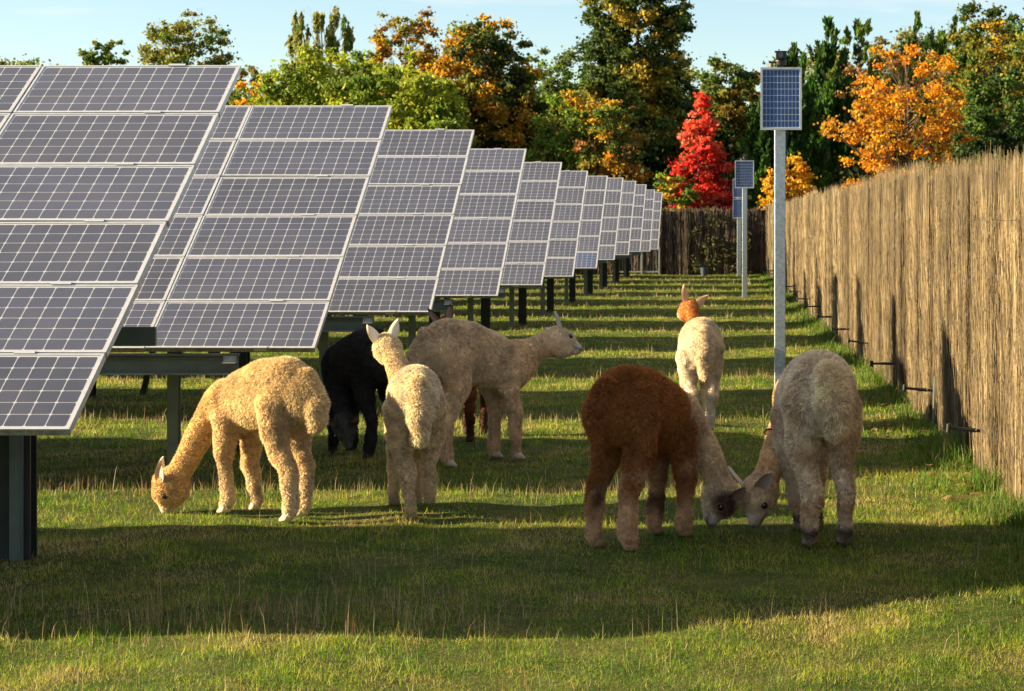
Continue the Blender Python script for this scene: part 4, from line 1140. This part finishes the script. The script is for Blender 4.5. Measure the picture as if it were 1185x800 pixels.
# 2 cream, walking away in front of the black one
S = 1.09; hdg = R_(104); o = org(478, 14.95)
make_alpaca('cream alpaca walking away with pricked ears, in front of the black alpaca', S, hdg, o,
    to_local(448, 405, 15.6, o, hdg, S), dir_local((-.48, .85, -.20), hdg),
    lg(fl=(.30, .10, 0), fr=(.30, -.05, 0), hl=(-.36, .045, 0), hr=(-.18, -.09, .07, .06)),
    base_colors((.76, .65, .47), neck=(.75, .61, .39), head=(.76, .63, .43), face=(.76, .67, .51), leg=(.76, .61, .39), shin=(.74, .59, .38), tail=(.76, .63, .42), ear=(.76, .68, .54), foot=(.22, .16, .11)),
    102, 90000, .034, tail=(-.03, 0, -.30), tail_r=.062, ear_dir=(1, .5, -.1), earlen=.14)
# 3 tall pale fawn, looking right
S = 1.29; hdg = R_(47); o = org(547, 17.95)
make_alpaca('tall pale grey fawn alpaca standing with its neck stretched out to the right', S, hdg, o,
    to_local(646, 397, 18.6, o, hdg, S), dir_local((1, .38, -.18), hdg),
    lg(fl=(.27, .09, 0), fr=(.31, -.09, 0), hl=(-.30, .10, 0), hr=(-.28, -.10, 0)),
    base_colors((.76, .61, .42), neck=(.76, .59, .38), head=(.77, .63, .45), face=(.78, .69, .57), nose=(.14, .12, .11), leg=(.78, .60, .40), shin=(.68, .50, .33), foot=(.4, .37, .33), ear=(.52, .46, .4), ear_in=(.30, .19, .17)),
    103, 85000, .030, drop=.10, head_s=1.1, ear_dir=(.9, .45, -.35), earlen=.13, neck_r=1.22)
# 4 black, grazing behind
S = 1.16; hdg = R_(132); o = org(418, 18.6)
make_alpaca('black alpaca grazing with lowered head behind the cream one', S, hdg, o,
    to_local(399, 494, 18.35, o, hdg, S), dir_local((.25, -.25, -1), hdg),
    lg(fl=(.24, .11, 0), fr=(.28, -.09, 0), hl=(-.30, .12, 0), hr=(-.30, -.12, 0)),
    base_colors((.085, .080, .080), neck=(.05, .052, .055), head=(.10, .10, .105), face=(.16, .16, .16), leg=(.05, .048, .05), shin=(.04, .04, .045), foot=(.03, .03, .035), ear=(.04, .04, .045)),
    104, 60000, .030, neck_r=.9)
# 5 red brown one hidden behind the tall pale one
S = 1.05; hdg = R_(262); o = org(541, 19.95)
make_alpaca('red brown alpaca almost hidden behind the tall pale one, only ears and legs showing', S, hdg, o,
    to_local(516, 381, 19.5, o, hdg, S), dir_local((-.25, -1, -.3), hdg),
    lg(fl=(.26, .10, 0), fr=(.28, -.11, 0), hl=(-.31, .06, 0), hr=(-.31, -.09, 0)),
    base_colors((.20, .065, .022), leg=(.17, .055, .02), shin=(.06, .03, .018), foot=(.03, .02, .015), ear=(.16, .05, .025)),
    105, 26000, .028, ear_dir=(1, .40, 0), earlen=.16)
# 6 white with red brown neck, far
S = 1.15; hdg = R_(97); o = org(809, 21.0)
make_alpaca('cream alpaca with red brown neck standing farthest off, seen from behind', S, hdg, o,
    to_local(797, 360, 21.85, o, hdg, S), dir_local((-.5, .8, -.1), hdg),
    lg(hl=(-.31, .085, 0), hr=(-.28, -.07, 0), fl=(.27, .08, 0), fr=(.27, -.08, 0)),
    base_colors((.76, .65, .49), neck=(.50, .20, .05), head=(.54, .25, .08), face=(.75, .6, .42), leg=(.74, .64, .50), shin=(.74, .66, .54), tail=(.75, .62, .44), ear=(.50, .32, .18)),
    106, 60000, .028, tail=(-.02, 0, -.33), tail_r=.062, ear_dir=(1, .62, -.05), earlen=.165, neck_r=.86, body_w=.86)
# 7 brown with pale neck, grazing
def brown_extra(c, C):
    q = c['V']; w_ = c['w']
    # pale neck and cheeks, dark patch round the eyes, patchy two-tone legs
    n_ = c['n1'](q, .7); leg = w_[:, 5]
    t = np.clip((.40-q[:, 2])/.20+.42*n_+.25*c['n2'](q, .5), 0, .95)*leg
    C = C*(1-t)[:, None]+np.array([.70, .48, .29])[None]*t[:, None]
    dk = np.clip(.9*c['n2'](q, .4)+.35*n_, 0, 1)*leg*np.clip((.40-q[:, 2])/.1, 0, 1)*.85
    C = C*(1-dk)[:, None]+np.array([.13, .06, .03])[None]*dk[:, None]
    rel = q-c['H']; u_ = rel@c['hd']; v_ = rel@c['up']
    pt = np.exp(-(((u_-.045)/.075)**2+((v_-.035)/.070)**2)**3)*np.clip((w_[:, 2]+w_[:, 3])*1.5, 0, 1)
    C = C*(1-pt*.92)[:, None]+np.array([.085, .030, .014])[None]*(pt*.92)[:, None]
    return C
S = 1.19; hdg = R_(61); o = org(748, 13.55)
make_alpaca('chestnut brown alpaca with a pale neck grazing next to the white alpaca', S, hdg, o,
    to_local(834, 574, 13.9, o, hdg, S), dir_local((-.22, -.15, -1), hdg),
    lg(fl=(.235, .085, 0), fr=(.24, -.10, 0), hl=(-.31, .125, 0), hr=(-.33, -.105, 0)),
    base_colors((.40, .165, .050), neck=(.76, .60, .41), head=(.76, .60, .43), face=(.78, .69, .57), nose=(.07, .06, .06), leg=(.36, .15, .05), shin=(.42, .22, .10), foot=(.16, .11, .08), tail=(.34, .13, .04), ear=(.22, .16, .14), ear_in=(.36, .24, .20), extra=brown_extra),
    107, 105000, .040, ear_dir=(.35, .85, -.45), drop=.09, tail=(-.03, 0, -.20), neck_bulge=-.02)
# 8 white, grazing at the right
def white_extra(c, C):
    q = c['V']; leg = c['w'][:, 5]; n_ = c['n1'](q, .8)
    t = np.clip(.75*c['n2'](q, .45)+.3, 0, 1)*leg*.8
    C = C*(1-t)[:, None]+np.array([.58, .41, .26])[None]*t[:, None]
    t = np.clip((.115-q[:, 2])/.03, 0, 1)*leg*.9
    C = C*(1-t)[:, None]+np.array([.04, .034, .034])[None]*t[:, None]
    return C
S = 1.27; hdg = R_(101); o = org(940, 13.78)
make_alpaca('off white alpaca seen from behind, grazing nose to nose with the chestnut brown one', S, hdg, o,
    to_local(880, 572, 14.0, o, hdg, S), dir_local((-.36, -.35, -1), hdg),
    lg(fl=(.20, .02, 0), fr=(.26, -.08, 0), hl=(-.32, .085, 0), hr=(-.31, -.095, 0)),
    base_colors((.79, .66, .49), neck=(.74, .53, .31), head=(.74, .56, .37), face=(.76, .65, .51), nose=(.30, .20, .16), leg=(.77, .64, .47), shin=(.74, .60, .43), foot=(.03, .026, .028), tail=(.78, .65, .44), ear=(.52, .44, .36), ear_in=(.4, .3, .25), extra=white_extra),
    108, 105000, .036, ear_dir=(.45, .75, -.5), tail=(-.05, 0, -.22), tail_r=.078, collar=True, neck_r=.95)
